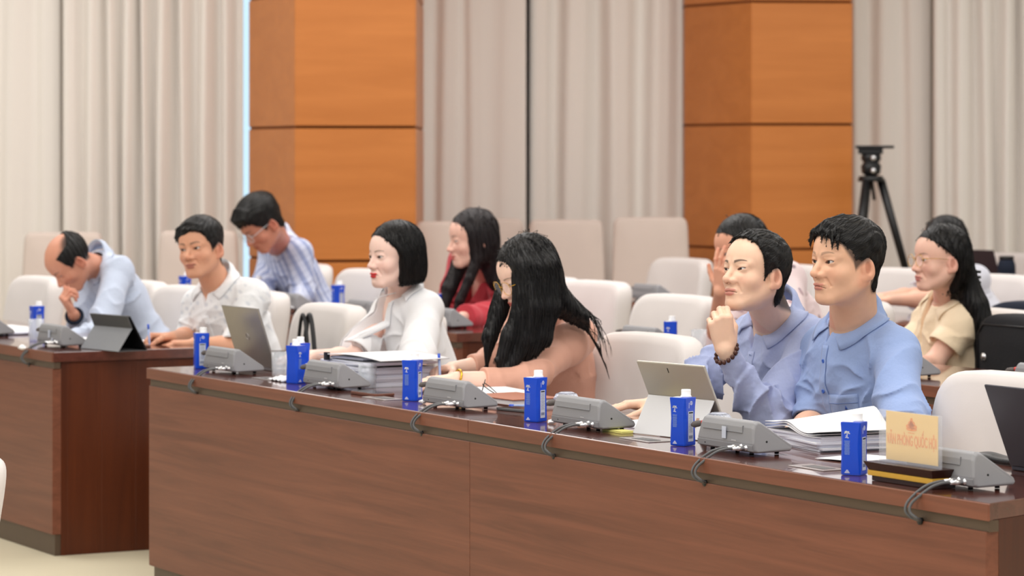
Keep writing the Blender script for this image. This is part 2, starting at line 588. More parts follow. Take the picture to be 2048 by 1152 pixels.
CH = [
    (1.24, 0.75, 0, 'empty cream chair at the right edge, behind the dark laptop'),
    (2.24, 0.84, 0, 'cream chair of the man in the light blue shirt, mostly hidden by him'),
    (2.72, 0.96, 0, 'cream chair of the man with his hand on his chin'),
    (3.28, 0.85, 0, 'cream chair between the back of the woman in peach and the light tablet'),
    (5.00, 0.82, 0, 'cream chair of the woman in the white jacket, hidden behind her'),
    (5.62, 0.80, -3, 'empty cream chair with a black bag strap standing on it'),
    (6.82, 1.02, 0, 'cream chair behind the man in the white shirt'),
    (7.44, 0.95, 0, 'cream chair of the bald man writing at the far left'),
    (8.07, 0.98, 0, 'empty cream chair showing between the bald man and the man in white'),
    (8.78, 0.74, 0, 'pale empty chair left of the bald man, under the tall taupe chair'),
    (4.10, 2.86, 0, 'cream chair of the woman in the beige blouse'),
    (4.92, 2.80, 0, 'cream chair of the woman in the floral blouse'),
    (5.62, 2.42, 0, 'wide empty cream chair behind the blue carton, left of the raised hand'),
    (7.03, 2.85, 0, 'empty cream chair right of the long black hair of the woman in peach'),
    (7.58, 2.90, 0, 'cream chair of the woman in red, mostly hidden'),
    (8.10, 2.80, 0, 'narrow strip of pale chair left of the woman in red'),
    (8.86, 2.56, 0, 'pale empty chair in front of the first orange pillar'),
    (9.75, 2.62, 0, 'cream chair of the young man in the striped shirt'),
    (9.50, 4.88, 0, 'pale grey-white chair in front of the second orange pillar, left of the raised hand'),
    (8.35, 4.86, 0, 'pale chair behind the woman in the floral blouse, under the second pillar'),
    (7.62, 5.05, 0, 'pale chair under the black tripod, behind the man in light blue'),
    (6.72, 4.98, 0, 'cream chair behind the back of the woman with grey-white sleeves'),
    (6.02, 4.86, 0, 'cream chair at the right edge, below the dark ribbed flask'),
    (9.30, 7.10, 0, 'pale chair farthest back at the right border, right of the flask'),
]
for a in CH:
    place_chair(*a)

# foreground chair whose corner shows at the left border
p = W(-62, 700, 7.6)
c = copy_tree(chair0)
c.location = (p.x, p.y, 0)
c.rotation_euler = (0, 0, AZ + math.radians(12))
c.location = (-1.757, 7.93, 0)
c.scale = (1, 1, 0.785)
tag(c, 'blurred pale chair in the foreground, cut off by the left border', 'chair', GCH)

tall0 = make_chair('high_back_chair', w=0.47, top=1.14, fabric='chair_fabric2', th=0.08, p=14, taper=0.10, lean=0.07, curve=0.0)
tflag = [False]


def tall(u, Y, h, label, yaw=0):
    if not tflag[0]:
        c = tall0
        tflag[0] = True
    else:
        c = copy_tree(tall0)
    q = W(u, HV, Y)
    c.location = (q.x, q.y, 0)
    c.rotation_euler = (0, 0, math.radians(yaw))
    c.scale = (1, 1, h / 1.14)
    tag(c, label, 'chair', 'tall taupe chairs along the curtains')


tall(110, 17.2, 1.09, 'tall taupe chair against the curtain, behind the bald man')
tall(385, 17.2, 1.10, 'tall taupe chair behind the head of the man in the white shirt')
tall(906, 17.35, 1.15, 'tall taupe chair right beside the first orange pillar')
tall(972, 18.1, 1.15, 'tall taupe chair hidden behind the woman in red')
tall(1134, 18.0, 1.145, 'tall taupe chair between the woman in red and the free strip of curtain')
tall(1306, 18.0, 1.16, 'tall taupe chair just left of the second orange pillar')


# ------------------------------------------------------------------ conference microphone units
def make_device():
    root = empty('conference_unit', (0, 0, 0))
    w = 0.262
    m = MB()
    prof = [(0.000, 0.012), (-0.002, 0.032), (0.003, 0.070), (0.009, 0.083), (0.018, 0.088), (0.028, 0.086), (0.112, 0.026), (0.117, 0.016), (0.112, 0.010), (0.01, 0.008)]
    n = len(prof)
    vs, fs = [], []
    for k, (x, ins) in enumerate(((-w / 2, 1), (-w / 2 + 0.006, 0), (w / 2 - 0.006, 0), (w / 2, 1))):
        for (y, z) in prof:
            yy = y + (0.064 - y) * 0.05 * ins
            zz = z + (0.035 - z) * 0.10 * ins
            xx = x + (0.012 if x < 0 else -0.012) * max(0, (zz - 0.03)) / 0.05
            vs.append((xx, yy, zz))
    for k in range(3):
        for i in range(n):
            j = (i + 1) % n
            fs.append((k * n + i, k * n + j, (k + 1) * n + j, (k + 1) * n + i))
    fs.append(tuple(range(n - 1, -1, -1)))
    fs.append(tuple(3 * n + i for i in range(n)))
    m.add(vs, fs)
    b = m.build('housing', M['device'], root, bevel=0.0025, segs=2)
    for p_ in b.data.polygons:
        p_.use_smooth = False
    MB().box((-0.105, -0.0014, 0.056), (0.078, 0.003, 0.0568)).box((0.0772, 0.0, 0.0565), (0.078, 0.005, 0.074)).build('cover_groove', M['device2'], root)
    MB().box((-w / 2 + .004, -0.0032, 0.013), (w / 2 - .004, 0.006, 0.028)).build('rear_band', M['device2'], root, bevel=0.001)
    T = Matrix.Rotation(math.radians(90), 4, 'X')
    MB().box((0.03, -0.0022, 0.034), (0.05, 0.003, 0.0362)).build('maker_mark', M['silver_light'], root)
    h = MB()
    h.lathe([(0.0, -0.001), (0.0028, -0.001), (0.0028, 0.0008)], 10, T=Matrix.Translation((w / 2 - 0.004, 0.040, 0.036)) @ Matrix.Rotation(math.radians(90), 4, 'Y'))
    h.lathe([(0.0, 0.0), (0.002, 0.0), (0.002, 0.0038)], 10, T=Matrix.Translation((-0.09, 0.0, 0.02)) @ T)
    h.build('screw_hole', M['black'], root)
    for sx in (-1, 1):
        for y in (0.02, 0.095):
            MB().lathe([(0.006, 0), (0.006, 0.011)], 10, T=Matrix.Translation((sx * 0.09, y, 0.0005))).build('rubber_foot', M['black'], root)
    # two silver plugs pushed into the rear face and their cables that go over the desk edge
    for q, (px, dz) in enumerate(((0.078, 0.0), (0.100, -0.002))):
        pl = MB()
        T1 = Matrix.Translation((px, 0.001, 0.022 + dz)) @ Matrix.Rotation(math.radians(90), 4, 'X')
        pl.lathe([(0.0072, 0), (0.0072, 0.007), (0.0052, 0.008), (0.0052, 0.016), (0.0062, 0.017), (0.0062, 0.030), (0.0045, 0.032), (0.004, 0.046), (0.0, 0.047)], 14, T=T1)
        po = pl.build('plug', M['chrome'], root)
        x = px
        bend = 0.006 * q
        pts = []
        P = [(x, -0.044, 0.022 + dz), (x, -0.062, 0.021), (x - .008, -0.088, 0.013), (x - .016, -0.112, -0.004), (x - .022 - bend, -0.130, -0.024), (x - .02 - bend, -0.136, -0.042), (x - .012, -0.126, -0.056), (0.075, -0.106, -0.064)]
        for i in range(len(P) - 1):
            p0 = Vector(P[max(i - 1, 0)]); p1 = Vector(P[i]); p2 = Vector(P[i + 1]); p3 = Vector(P[min(i + 2, len(P) - 1)])
            for k in range(5):
                t = k / 5
                pts.append(0.5 * ((2 * p1) + (p2 - p0) * t + (2 * p0 - 5 * p1 + 4 * p2 - p3) * t * t + (3 * p1 - p0 - 3 * p2 + p3) * t ** 3))
        pts.append(Vector(P[-1]))
        MB().tube(pts, 0.0034, 8).build('cable', M['cable'], root)
    MB().lathe([(0.0, -.004), (0.008, -.004), (0.008, 0.004), (0.0, 0.004)], 12, T=Matrix.Translation((0.075, -0.108, -0.064)) @ T).build('cable_inlet', M['black'], root)
    # gooseneck microphone folded across to the left end
    mic = MB().tube([(0.0, 0.080, 0.056), (-0.07, 0.070, 0.070), (-0.13, 0.048, 0.070), (-0.150, 0.036, 0.064)], 0.0035, 8).build('microphone_neck', M['device2'], root)
    MB().tube([(-0.149, 0.0365, 0.0643), (-0.158, 0.031, 0.062)], 0.0066, 12).build('light_ring', M['red'], mic)
    MB().tube([(-0.158, 0.031, 0.062), (-0.166, 0.026, 0.060), (-0.178, 0.019, 0.057), (-0.184, 0.015, 0.055)], [0.006, 0.0082, 0.0082, 0.004], 12).build('microphone_head', M['foam'], mic)
    return root


dev0 = make_device()
dflag = [False]


def device(s, t, label, yaw=0.0, inset=0.0):
    if not dflag[0]:
        c = dev0
        dflag[0] = True
    else:
        c = copy_tree(dev0)
    c.location = ST(s, t, 0.7805)
    c.rotation_euler = (0, 0, AZ + math.radians(yaw))
    return tag(c, label, 'conference unit', 'grey conference microphone units on the desks')


device(4.445, 0.118, 'grey conference unit beside the silver laptop, leftmost on the centre desk')
device(3.628, 0.122, 'grey conference unit right of the two cartons, before the stack of documents')
device(2.757, 0.112, 'grey conference unit beside the desk joint, in front of the woman in peach')
device(1.975, 0.112, 'grey conference unit between the crumpled cup and the white tablet')
d5 = device(1.215, 0.110, 'grey conference unit with one pale sticker, in front of the paper pile')
device(0.32, 0.106, 'grey conference unit at the right end, behind the yellow name plate')
d7 = device(6.10, 0.11, 'grey conference unit with white stickers beside the grey tablet case', yaw=0)
device(6.95, 0.11, 'grey conference unit cut off by the left border')
device(6.53, 2.05, 'grey conference unit in front of the woman in red')
device(8.13, 2.06, 'grey conference unit in front of the young man in the striped shirt')
device(7.33, 2.06, 'grey conference unit between the cream chairs, near the pale chair by the first pillar')
device(8.93, 2.06, 'grey conference unit on the far left of the second row')
device(4.86, 2.06, 'grey conference unit seen over the chair back, left of the second-row carton')
device(3.18, 2.05, 'grey conference unit under the arm of the woman in the beige blouse')
device(4.05, 2.06, 'grey conference unit hidden behind the two men in blue')
device(8.18, 4.12, 'grey conference unit on the third row, left of the raised hand')
device(8.80, 4.12, 'grey conference unit on the third row, above the empty chair behind the woman in peach')
device(6.95, 4.12, 'grey conference unit on the third row, between the two men in blue shirts')
device(2.39, 2.05, 'grey conference unit at the right edge, beside the black backpack')
# stickers
for par, sp in ((d5, ((-0.01, .052, .018, .03),)), (d7, ((-0.0, .05, .02, .03), (0.035, .028, .016, .014)))):
    for (x, z, w_, h_) in sp:
        MB().box((x, -0.0045, z - h_ / 2), (x + w_, -0.0035, z + h_ / 2)).build('sticker', M['label'], par)


# ------------------------------------------------------------------ blue drink cartons
def make_carton():
    root = empty('drink_carton', (0, 0, 0))
    w, h = 0.0495, 0.124
    m = MB()
    c = 0.006
    def ring(z, sc=1.0, ch=c, dx=0.0):
        a = w / 2 * sc
        return [(x * 1.0 + dx, y) for x, y in [(-a + ch, -a), (a - ch, -a), (a, -a + ch), (a, a - ch), (a - ch, a), (-a + ch, a), (-a, a - ch), (-a, -a + ch)]]
    levels = [(0.0, 0.96, 0.003), (0.004, 1.0, 0.0035), (0.035, 1.0, 0.005), (0.07, 0.99, 0.0065), (0.1, 1.0, 0.005), (0.121, 1.01, 0.002), (0.124, 1.0, 0.002)]
    vs, fs = [], []
    for z, sc, ch in levels:
        vs += [(x, y, z) for x, y in ring(z, sc, ch)]
    n = 8
    for k in range(len(levels) - 1):
        for i in range(n):
            fs.append((k * n + i, k * n + (i + 1) % n, (k + 1) * n + (i + 1) % n, (k + 1) * n + i))
    fs.append(tuple(range(n - 1, -1, -1)))
    fs.append(tuple((len(levels) - 1) * n + i for i in range(n)))
    m.add(vs, fs, 0)
    # front face (-y): tree mark, fine text block, foot mark.  side face (+x): round logo, label with lines and bar code
    y = -w / 2 - 0.0004
    def R(x, z, a, b, mi, face=0):
        if face == 0:
            m.box((x - a / 2, y - 0.0002, z - b / 2), (x + a / 2, y + 0.0009, z + b / 2), mi)
        else:
            m.box((w / 2 - 0.0009, x - a / 2, z - b / 2), (w / 2 + 0.0006, x + a / 2, z + b / 2), mi)
    rnd = random.Random(5)
    for k in range(16):
        a = rnd.random() * math.pi
        r = 0.0035 + 0.0028 * rnd.random()
        R(-0.008 + math.cos(a) * r, 0.098 + math.sin(a) * r * 0.9, 0.0022, 0.0022, 1)
    R(-0.008, 0.095, 0.0016, 0.012, 1)
    R(-0.0105, 0.0885, 0.0042, 0.0012, 1)
    R(-0.006, 0.0878, 0.004, 0.0012, 1)
    R(-0.0095, 0.092, 0.004, 0.0012, 1)
    for k in range(12):
        R(-0.008, 0.080 - k * 0.0028, 0.0138 - 0.001 * (k % 3), 0.0012, 4)
    for k in range(4):
        R(-0.008 + 0, 0.0058 + k * .002, 0.013 - 0.003 * k, 0.0012, 1)
    # round mark
    for k in range(14):
        a = 2 * math.pi * k / 14
        R(0.002 + 0.0045 * math.cos(a), 0.110 + 0.0045 * math.sin(a), 0.0017, 0.0017, 1, 1)
    R(0.002, 0.110, 0.002, 0.0035, 1, 1)
    R(-0.008, 0.104, 0.001, 0.014, 1, 1)
    R(0.0, 0.050, 0.0225, 0.078, 2, 1)
    def R2(x, z, a, b, mi):
        m.box((w / 2 + 0.0004, x - a / 2, z - b / 2), (w / 2 + 0.0009, x + a / 2, z + b / 2), mi)
    R2(0.0, 0.085, 0.018, 0.0035, 5)
    for k in range(13):
        R2(-0.0005, 0.079 - k * 0.0036, 0.016 - 0.003 * (k % 2), 0.001, 3)
    for k in range(9):
        R2(-0.008 + k * 0.0019, 0.0225, 0.0009 if k % 2 else 0.0013, 0.008, 3)
    body = m.build('carton_body', [M['blue'], M['white'], M['label'], M['ink'], M['ink2'], M['navy']], root)
    MB().prism([(-0.018, -0.021), (0.004, -0.021), (0.002, 0.0), (-0.018, 0.004)], 0.1242, 0.1252).build('pull_tab', M['white'], root)
    cp = MB().lathe([(0.0145, 0.1235), (0.0145, 0.128), (0.0125, 0.129), (0.0128, 0.142), (0.0118, 0.1445), (0.0, 0.145)], 24, T=Matrix.Translation((0.006, 0.006, 0)))
    cp.build('cap', M['cap'], root)
    return root


car0 = make_carton()
cflag = [False]


def carton(loc, yaw, label, scale=1.0):
    if not cflag[0]:
        c = car0
        cflag[0] = True
    else:
        c = copy_tree(car0)
    c.location = loc
    c.rotation_euler = (0, 0, math.radians(yaw))
    return tag(c, label, 'drink carton', 'blue drink cartons with white caps')


def cen(u, v):
    p_ = TP(u, v)
    p_.y += 0.030
    p_.z = 0.7808
    return p_


carton(cen(401, 738), -75, 'blue carton leftmost on the centre desk, left of the silver laptop')
carton(cen(591, 768), 52, 'nearer of the two blue cartons standing together, beside the glass')
q = cen(606, 766)
q.y += 0.09; q.x -= 0.018
carton(q, 40, 'farther of the two blue cartons standing together, its cap showing behind')
carton(cen(824, 803), -22, 'blue carton between the glass of water and the conference unit at the joint')
carton(cen(1071, 845), -35, 'blue carton beside the dark phone and the brown notebook')
carton(cen(1367, 893), -38, 'blue carton in front of the white tablet')
carton(cen(1711, 952), -27, 'blue carton just left of the yellow name plate')
q = TP(74, 672); q.z = 0.7808
carton(q, -60, 'blue carton at the far left, standing behind a clear glass')
carton(ST(sof(885, 2.30), 2.30, 0.7808), -75, 'blue carton in front of the woman in red')
carton(ST(sof(676, 2.30), 2.30, 0.7808), -45, 'blue carton in front of the pale chair by the first orange pillar')
carton(ST(sof(514, 2.2), 2.2, 0.7808), -45, 'blue carton by the chest of the young man, behind the white shirt')
carton(ST(sof(370, 2.08), 2.08, 0.7808), -50, 'small blue carton seen left of the chin of the man in white')
carton(ST(sof(1341, 2.0), 2.0, 0.7808), -5, 'blue carton standing before the wide empty chair in the second row')
# ------------------------------------------------------------------ things on the desks
def on(loc, yaw, name, label, cat, group=None, dz=0.0006):
    return empty(name, (loc[0], loc[1], 0.78 + dz), AZ + math.radians(yaw), label, cat, group)


# silver laptop: the lid stands towards the camera, keyboard towards the seats
def laptop(loc, yaw, w, h, lean, matn, label, base=0.22, mark=True):
    r = on(loc, yaw, 'laptop', label, 'laptop')
    MB().box((-w / 2, 0, 0.0), (w / 2, base, 0.012)).build('keyboard_base', M[matn], r, bevel=0.003)
    T = Matrix.Translation((0, 0.004, 0.012)) @ Matrix.Rotation(math.radians(lean), 4, 'X')
    MB().box((-w / 2, -0.007, 0), (w / 2, 0.0, h), T=T).build('lid', M[matn], r, bevel=0.003)
    MB().box((-w / 2 + .008, 0.0002, 0.008), (w / 2 - .008, 0.001, h - .008), T=T).build('screen', M['screen'], r)
    MB().box((-w / 2 + 0.02, 0.03, 0.0122), (w / 2 - 0.02, 0.12, 0.013)).build('keyboard', M['black'], r)
    if mark:
        ring = [(0.012 * math.cos(a * math.pi / 8), -0.0074, h * 0.5 + 0.012 * math.sin(a * math.pi / 8)) for a in range(16)]
        MB().tube(ring, 0.0012, 6, T=T, closed=True).build('lid_mark', M['plate'], r)
    return r


p = TP(552, 744)
lp = laptop(p, 0, 0.315, 0.222, 18, 'silver', 'silver laptop with its lid towards the camera, left of the woman in white')
# anchor is the hinge's right end
lp.location = Vector(p) + (Matrix.Rotation(AZ, 3, 'Z') @ Vector((-0.1575, 0, 0)))
lp.location.z = 0.7806
p = TP(2022, 940)
l2 = laptop(p, 0, 0.33, 0.212, 22, 'dark_metal', 'dark grey laptop cut off by the right border', mark=False)
l2.location = Vector(p) + (Matrix.Rotation(AZ, 3, 'Z') @ Vector((0.165, 0, 0)))
l2.location.z = 0.7806
# dark laptop far behind on the third row
l3 = laptop(ST(5.9, 4.2), 12, 0.3, 0.22, 20, 'maroon_lid', 'dark maroon laptop open behind the woman in beige', mark=False)
l3.location = ST(sof(1996, 6.62), 6.62, 0.7806) + (Matrix.Rotation(AZ, 3, 'Z') @ Vector((-0.15, 0, 0)))

# white tablet on its kickstand
p = TP(1262, 867)
tr = on(p, 9, 'tablet_computer', 'light silver tablet on a kickstand in front of the man with hand on chin', 'tablet')
w_ = 0.275
T = Matrix.Translation((0, 0.115, 0.004)) @ Matrix.Rotation(math.radians(25), 4, 'X')
MB().box((0, -0.008, 0), (w_, 0, 0.214), T=T).build('tablet_body', M['champagne'], tr, bevel=0.003)
MB().box((0.01, 0.0002, 0.01), (w_ - .01, 0.0012, 0.204), T=T).build('screen', M['screen'], tr)
MB().box((w_ * 0.44, -0.0086, 0.186), (w_ * 0.45, -0.0079, 0.200), T=T).build('camera_hole', M['black'], tr)
hz = T @ Vector((0, -0.009, 0.112))
ks = MB()
ks.add([(0.004, hz.y, hz.z), (w_ - .004, hz.y, hz.z), (w_ - .004, 0.004, 0.001), (0.004, 0.004, 0.001)], [(0, 1, 2, 3)])
kso = ks.build('kickstand', M['silver_light'], tr, solid=0.0025)
v0 = Vector((0.16, hz.y, hz.z)); v1 = Vector((0.16, 0.004, 0.001))
e = (v1 - v0)
lg = MB()
for k, a in enumerate((0.46, 0.60)):
    for q_ in (0,):
        a0 = v0 + e * a
        a1 = v0 + e * (a + 0.11)
        lg.add([(0.232, a0.y - .0022, a0.z), (0.243, a0.y - .0022, a0.z), (0.243, a1.y - .0022, a1.z), (0.232, a1.y - .0022, a1.z)], [(0, 1, 2, 3)])
lg.build('printed_mark', M['copper'], kso)
MB().box((0, 0.12, 0), (w_, 0.32, 0.005)).build('keyboard_cover', M['silver_light'], tr, bevel=0.001)

# grey tablet case on the far left desk
p = TP(162, 697)
tc_ = on(p, 9, 'tablet_case', 'grey fabric tablet case folded as a stand on the corner of the far left desk', 'tablet')
w_ = 0.285
lo_ = MB()
lo_.add([(0.0, 0.0, 0.001), (w_, 0, 0.001), (w_ - .0, 0.06, 0.088), (0.0, 0.06, 0.088)], [(0, 1, 2, 3)])
lo_.build('case_stand', M['case_grey'], tc_, solid=0.003)
up_ = MB()
up_.add([(-0.0, 0.06, 0.088), (w_, 0.06, 0.088), (w_, 0.04, 0.135), (0.0, 0.04, 0.135)], [(0, 1, 2, 3)])
up_.build('case_flap', M['case_dark'], tc_, solid=0.004)
T = Matrix.Translation((0, 0.125, 0.003)) @ Matrix.Rotation(math.radians(30), 4, 'X')
MB().box((0, -0.004, 0), (w_, 0.004, 0.152), T=T).build('tablet_body', M['screen'], tc_, bevel=0.002)
MB().box((0, 0.0, 0.0), (w_, 0.128, 0.003)).build('case_base', M['case_dark'], tc_)

# yellow name plate
p = TP(1864, 981)
npl = on(p, 1, 'name_plate', 'yellow name plate in a clear holder on a dark wooden base', 'name plate')
npl.location = Vector((p.x, p.y, 0.7806))
X0, X1 = -0.250, 0.0
bs = MB().box((X0 + .012, 0.010, 0), (X1 - .012, 0.076, 0.012))
base = bs.build('base_foot', M['dark_base'], npl, bevel=0.001)
MB().box((X0 + .004, 0.004, 0.012), (X1 - .004, 0.082, 0.024)).build('gold_layer', M['gold'], npl, bevel=0.001)
MB().prism([(X0 + .006, 0.006), (X1 - .006, 0.006), (X1 - .006, 0.080), (X0 + .006, 0.080)], 0.024, 0.044, top=[(X0 - .004, -0.004), (X1 + .004, -0.004), (X1 + .004, 0.088), (X0 - .004, 0.088)]).build('top_layer', M['dark_base'], npl, bevel=0.001)
MB().box((X0 + .012, 0.030, 0.044), (X1 - .012, 0.0315, 0.164)).box((X0 + .012, 0.0372, 0.044), (X1 - .012, 0.0387, 0.164)).box((X0 + .012, 0.0315, 0.044), (X0 + .0135, 0.0372, 0.164)).box((X1 - .0135, 0.0315, 0.044), (X1 - .012, 0.0372, 0.164)).build('clear_holder', M['acrylic'], npl)
MB().box((X0 + .003, 0.022, 0.044), (X1 - .003, 0.0295, 0.051)).build('holder_lip', M['acrylic'], npl)
card = MB().box((X0 + .036, 0.033, 0.050), (X1 - .022, 0.0345, 0.162)).build('yellow_card', M['yellow_card'], npl)


def text_mesh(body, size, T, name, material, parent, sx=1.0, extrude=0.0003, bold=0.0):
    cu = bpy.data.curves.new(name, 'FONT')
    cu.body = body
    cu.size = size
    cu.align_x = 'CENTER'
    cu.extrude = extrude
    cu.offset = bold
    ob = bpy.data.objects.new(name + '_curve', cu)
    col.objects.link(ob)
    bpy.context.view_layer.update()
    dg = bpy.context.evaluated_depsgraph_get()
    me = bpy.data.meshes.new_from_object(ob.evaluated_get(dg))
    bpy.data.objects.remove(ob)
    me.transform(T @ Matrix.Diagonal((sx, 1, 1, 1)))
    me.materials.clear()
    me.materials.append(material)
    o = bpy.data.objects.new(name, me)
    col.objects.link(o)
    o.parent = parent
    return o


xc = (X0 + .036 + X1 - .022) / 2
TT = Matrix.Translation((xc, 0.0327, 0.088)) @ Matrix.Rotation(math.radians(90), 4, 'X')
text_mesh('VĂN PHÒNG QUỐC HỘI', 0.033, TT, 'card_lettering', M['orange_print2'], card, sx=0.50, bold=0.0007)
em = MB()
for (x, z, a, b) in ((0, 0, .040, .009), (0, .006, .042, .012), (0, .012, .026, .014), (-.013, .010, .014, .012), (.013, .010, .014, .012), (0, .020, .010, .012)):
    sh = superellipse(a, b, 16, 2.2)
    em.add([(xc + q0, 0.0326, 0.126 + z + q1) for q0, q1 in sh], [tuple(range(16))], 0)
for k in range(6):
    em.box((xc - .012 + k * .004, 0.0325, 0.116), (xc - .0095 + k * .004, 0.0328, 0.1183))
em.build('card_emblem', M['orange_print'], card)


# glasses and cups
def tumbler(loc, r, h, label, water=0.0, lid=False, name='drinking_glass'):
    g = on(loc, 0, name, label, 'glass')
    MB().lathe([(0.0, 0.0), (r * .86, 0.0), (r * .90, 0.002), (r, h), (r - .0016, h), (r * .9 - .0022, 0.008), (0.0, 0.006)], 32).build('glass_wall', M['glass'], g)
    if water:
        MB().lathe([(0, 0.0065), (r * .86, 0.0085), (r * .945, water), (0, water)], 32).build('water', M['water'], g)
    return g


tumbler(TP(735, 776), 0.031, 0.078, 'clear glass half full of water in front of the document stack', water=0.042)
tumbler(TP(560, 752), 0.030, 0.082, 'clear empty glass under the fingers beside the silver laptop')
tumbler(TP(72, 682), 0.033, 0.088, 'clear glass in front of the blue carton at the far left')


def crumpled_cup(loc, label, seed):
    g = on(loc, 0, 'wrapped_glass', label, 'glass')
    r = 0.034
    rnd = random.Random(seed)
    MB().lathe([(0.0, 0.0), (r * .9, 0.0), (r, 0.05), (r * .98, 0.062), (r * .8, 0.072), (0, 0.074)], 32).build('glass_wall', M['glass'], g)
    n, mrows = 36, 8
    def fn(a, b):
        an = a * 2 * math.pi
        rr = (r * 1.02) * (1 - 0.25 * max(0, b - .6) / .4) + 0.002 * math.sin(an * 9 + seed) * (0.5 + b) + 0.0014 * rnd.uniform(-1, 1)
        return (rr * math.cos(an), rr * math.sin(an), 0.046 + 0.026 * b + 0.0015 * rnd.uniform(-1, 1))
    MB().grid(n, mrows, fn, smooth=False).build('plastic_wrap', M['film'], g)
    top = MB().lathe([(r * .80, 0.073), (r * .5, 0.077), (0, 0.0755)], 18).build('wrap_top', M['film'], g)
    return g


crumpled_cup(TP(1133, 838), 'glass wrapped in crumpled clear film behind the conference unit, right of the brown notebook', 1)
crumpled_cup(TP(1437, 884), 'glass wrapped in crumpled clear film behind the conference unit with the sticker', 4)


# papers
def sheet_stack(m, w, d, n, z0, th, rnd, jx=0.006, curl=0.0, mi=(0, 1), ang=3):
    z = z0
    for i in range(n):
        a = math.radians(rnd.uniform(-ang, ang))
        ox, oy = rnd.uniform(-jx, jx), rnd.uniform(-jx, jx)
        T = Matrix.Translation((ox, oy, 0)) @ Matrix.Rotation(a, 4, 'Z')
        ph = rnd.uniform(0, 6)
        def fnt(u, v, zz=z + th):
            x, y = (u - .5) * w, (v - .5) * d
            return (x, y, zz + curl * ((2 * u - 1) ** 2) * (0.6 + .4 * math.sin(ph)) + 0.002 * math.sin(u * 5 + ph) * curl / 0.02)
        def fnb(u, v, zz=z):
            p_ = fnt(u, v)
            return (p_[0], p_[1], p_[2] - th)
        nx, ny = 9, 5
        vs = [fnt(i_ / (nx - 1), j_ / (ny - 1)) for j_ in range(ny) for i_ in range(nx)]
        vb = [fnb(i_ / (nx - 1), j_ / (ny - 1)) for j_ in range(ny) for i_ in range(nx)]
        N_ = nx * ny
        fs = [(j_ * nx + i_, j_ * nx + i_ + 1, (j_ + 1) * nx + i_ + 1, (j_ + 1) * nx + i_) for j_ in range(ny - 1) for i_ in range(nx - 1)]
        m.add(vs, fs, mi[0], T)
        ring = [i_ for i_ in range(nx)] + [j_ * nx + nx - 1 for j_ in range(1, ny)] + [(ny - 1) * nx + i_ for i_ in range(nx - 2, -1, -1)] + [j_ * nx for j_ in range(ny - 2, 0, -1)]
        allv = vs + vb
        fs2 = [(ring[k], ring[k - 1], ring[k - 1] + N_, ring[k] + N_) for k in range(len(ring))]
        m.add(allv, fs2, mi[1], T)
        m.add(vb, [tuple(reversed(f)) for f in fs], mi[0], T)
        z += th + 0.0002
    return z


rnd = random.Random(3)
# thick stack of documents in front of the woman in white
p = TP(722, 775)
st = on(ST(3.74, 0.385), 0, 'document_stack', 'thick stack of white documents in front of the woman in the white jacket', 'documents')
z = 0
m = MB()
z = sheet_stack(m, 0.33, 0.25, 10, 0.0, 0.006, rnd, 0.006, 0.0, ang=2)
m.build('lower_pages', [M['paper'], M['paper_edge']], st)
m = MB()
z = sheet_stack(m, 0.34, 0.25, 3, z, 0.005, rnd, 0.012, 0.008, ang=5)
m.build('middle_pages', [M['paper'], M['paper_edge']], st)
bk = on(ST(3.70, 0.385), 4, 'ring_binder', 'open white document lying on top of the thick stack, with a black clip', 'documents')
bk.location.z = 0.78 + z + 0.010
m = MB()
def bindfn(u, v):
    return ((u - .5) * .40, (v - .5) * .26, 0.004 + 0.010 * math.sin(u * math.pi))
m.grid(14, 6, bindfn)
m.build('white_cover', M['paper'], bk, solid=0.003)
m = MB()
sheet_stack(m, 0.20, 0.22, 2, 0.0, 0.003, rnd, 0.006, 0.0)
m.build('inner_pages', [M['paper'], M['paper_edge']], bk, loc=(-0.07, 0, -0.004))
MB().box((-0.165, -0.1345, -0.012), (-0.145, -0.120, 0.014)).build('black_clip', M['black'], bk, bevel=.002)
bk2 = on(ST(3.80, 0.27), 10, 'clear_folder', 'crumpled clear plastic folder at the left of the document stack', 'folder')
def flm(u, v):
    return ((u - .5) * .24, (v - .5) * .16, 0.035 + 0.022 * math.sin(u * 7 + v * 3) * math.sin(v * 5 + 1) + 0.01 * math.sin(u * 17))
m = MB().grid(20, 14, flm, smooth=False).build('film_sheet', M['film'], bk2, solid=0.0006)
MB().box((-0.11, -0.07, 0.0), (0.10, 0.07, 0.02)).build('folder_pages', [M['paper_edge']], bk2, bevel=0.003)

# phone with brown case, before the stack
def phone(loc, yaw, w, h, mc, ms, label, name='mobile_phone', th=0.009):
    r = on(loc, yaw, name, label, 'phone')
    MB().prism(superellipse(w, h, 32, 9), 0.0, th).build('phone_body', M[mc], r, bevel=0.002)
    MB().prism(superellipse(w - .008, h - .008, 32, 9), th, th + .0006).build('screen', M[ms], r)
    return r


phone(TP(745, 790), 4, 0.16, 0.078, 'dark_leather', 'screen', 'phone in a brown case lying in front of the glass of water')
phone(TP(1043, 822), 12, 0.155, 0.076, 'cable', 'screen', 'dark phone in a grey case left of the blue carton, beside the notebook', th=0.008)

# steel outlet plates let into the top
def plate(u, v, label, yaw=0):
    r = on(TP(u, v), yaw, 'outlet_plate', label, 'outlet plate', 'steel outlet plates on the centre desk', dz=0.0)
    MB().box((-0.075, -0.035, 0.0002), (0.075, 0.035, 0.0022)).build('plate', M['plate'], r, bevel=.0008)
    MB().box((-0.04, -0.018, 0.0023), (0.05, 0.018, 0.003)).build('socket_field', M['cable'], r)
    return r


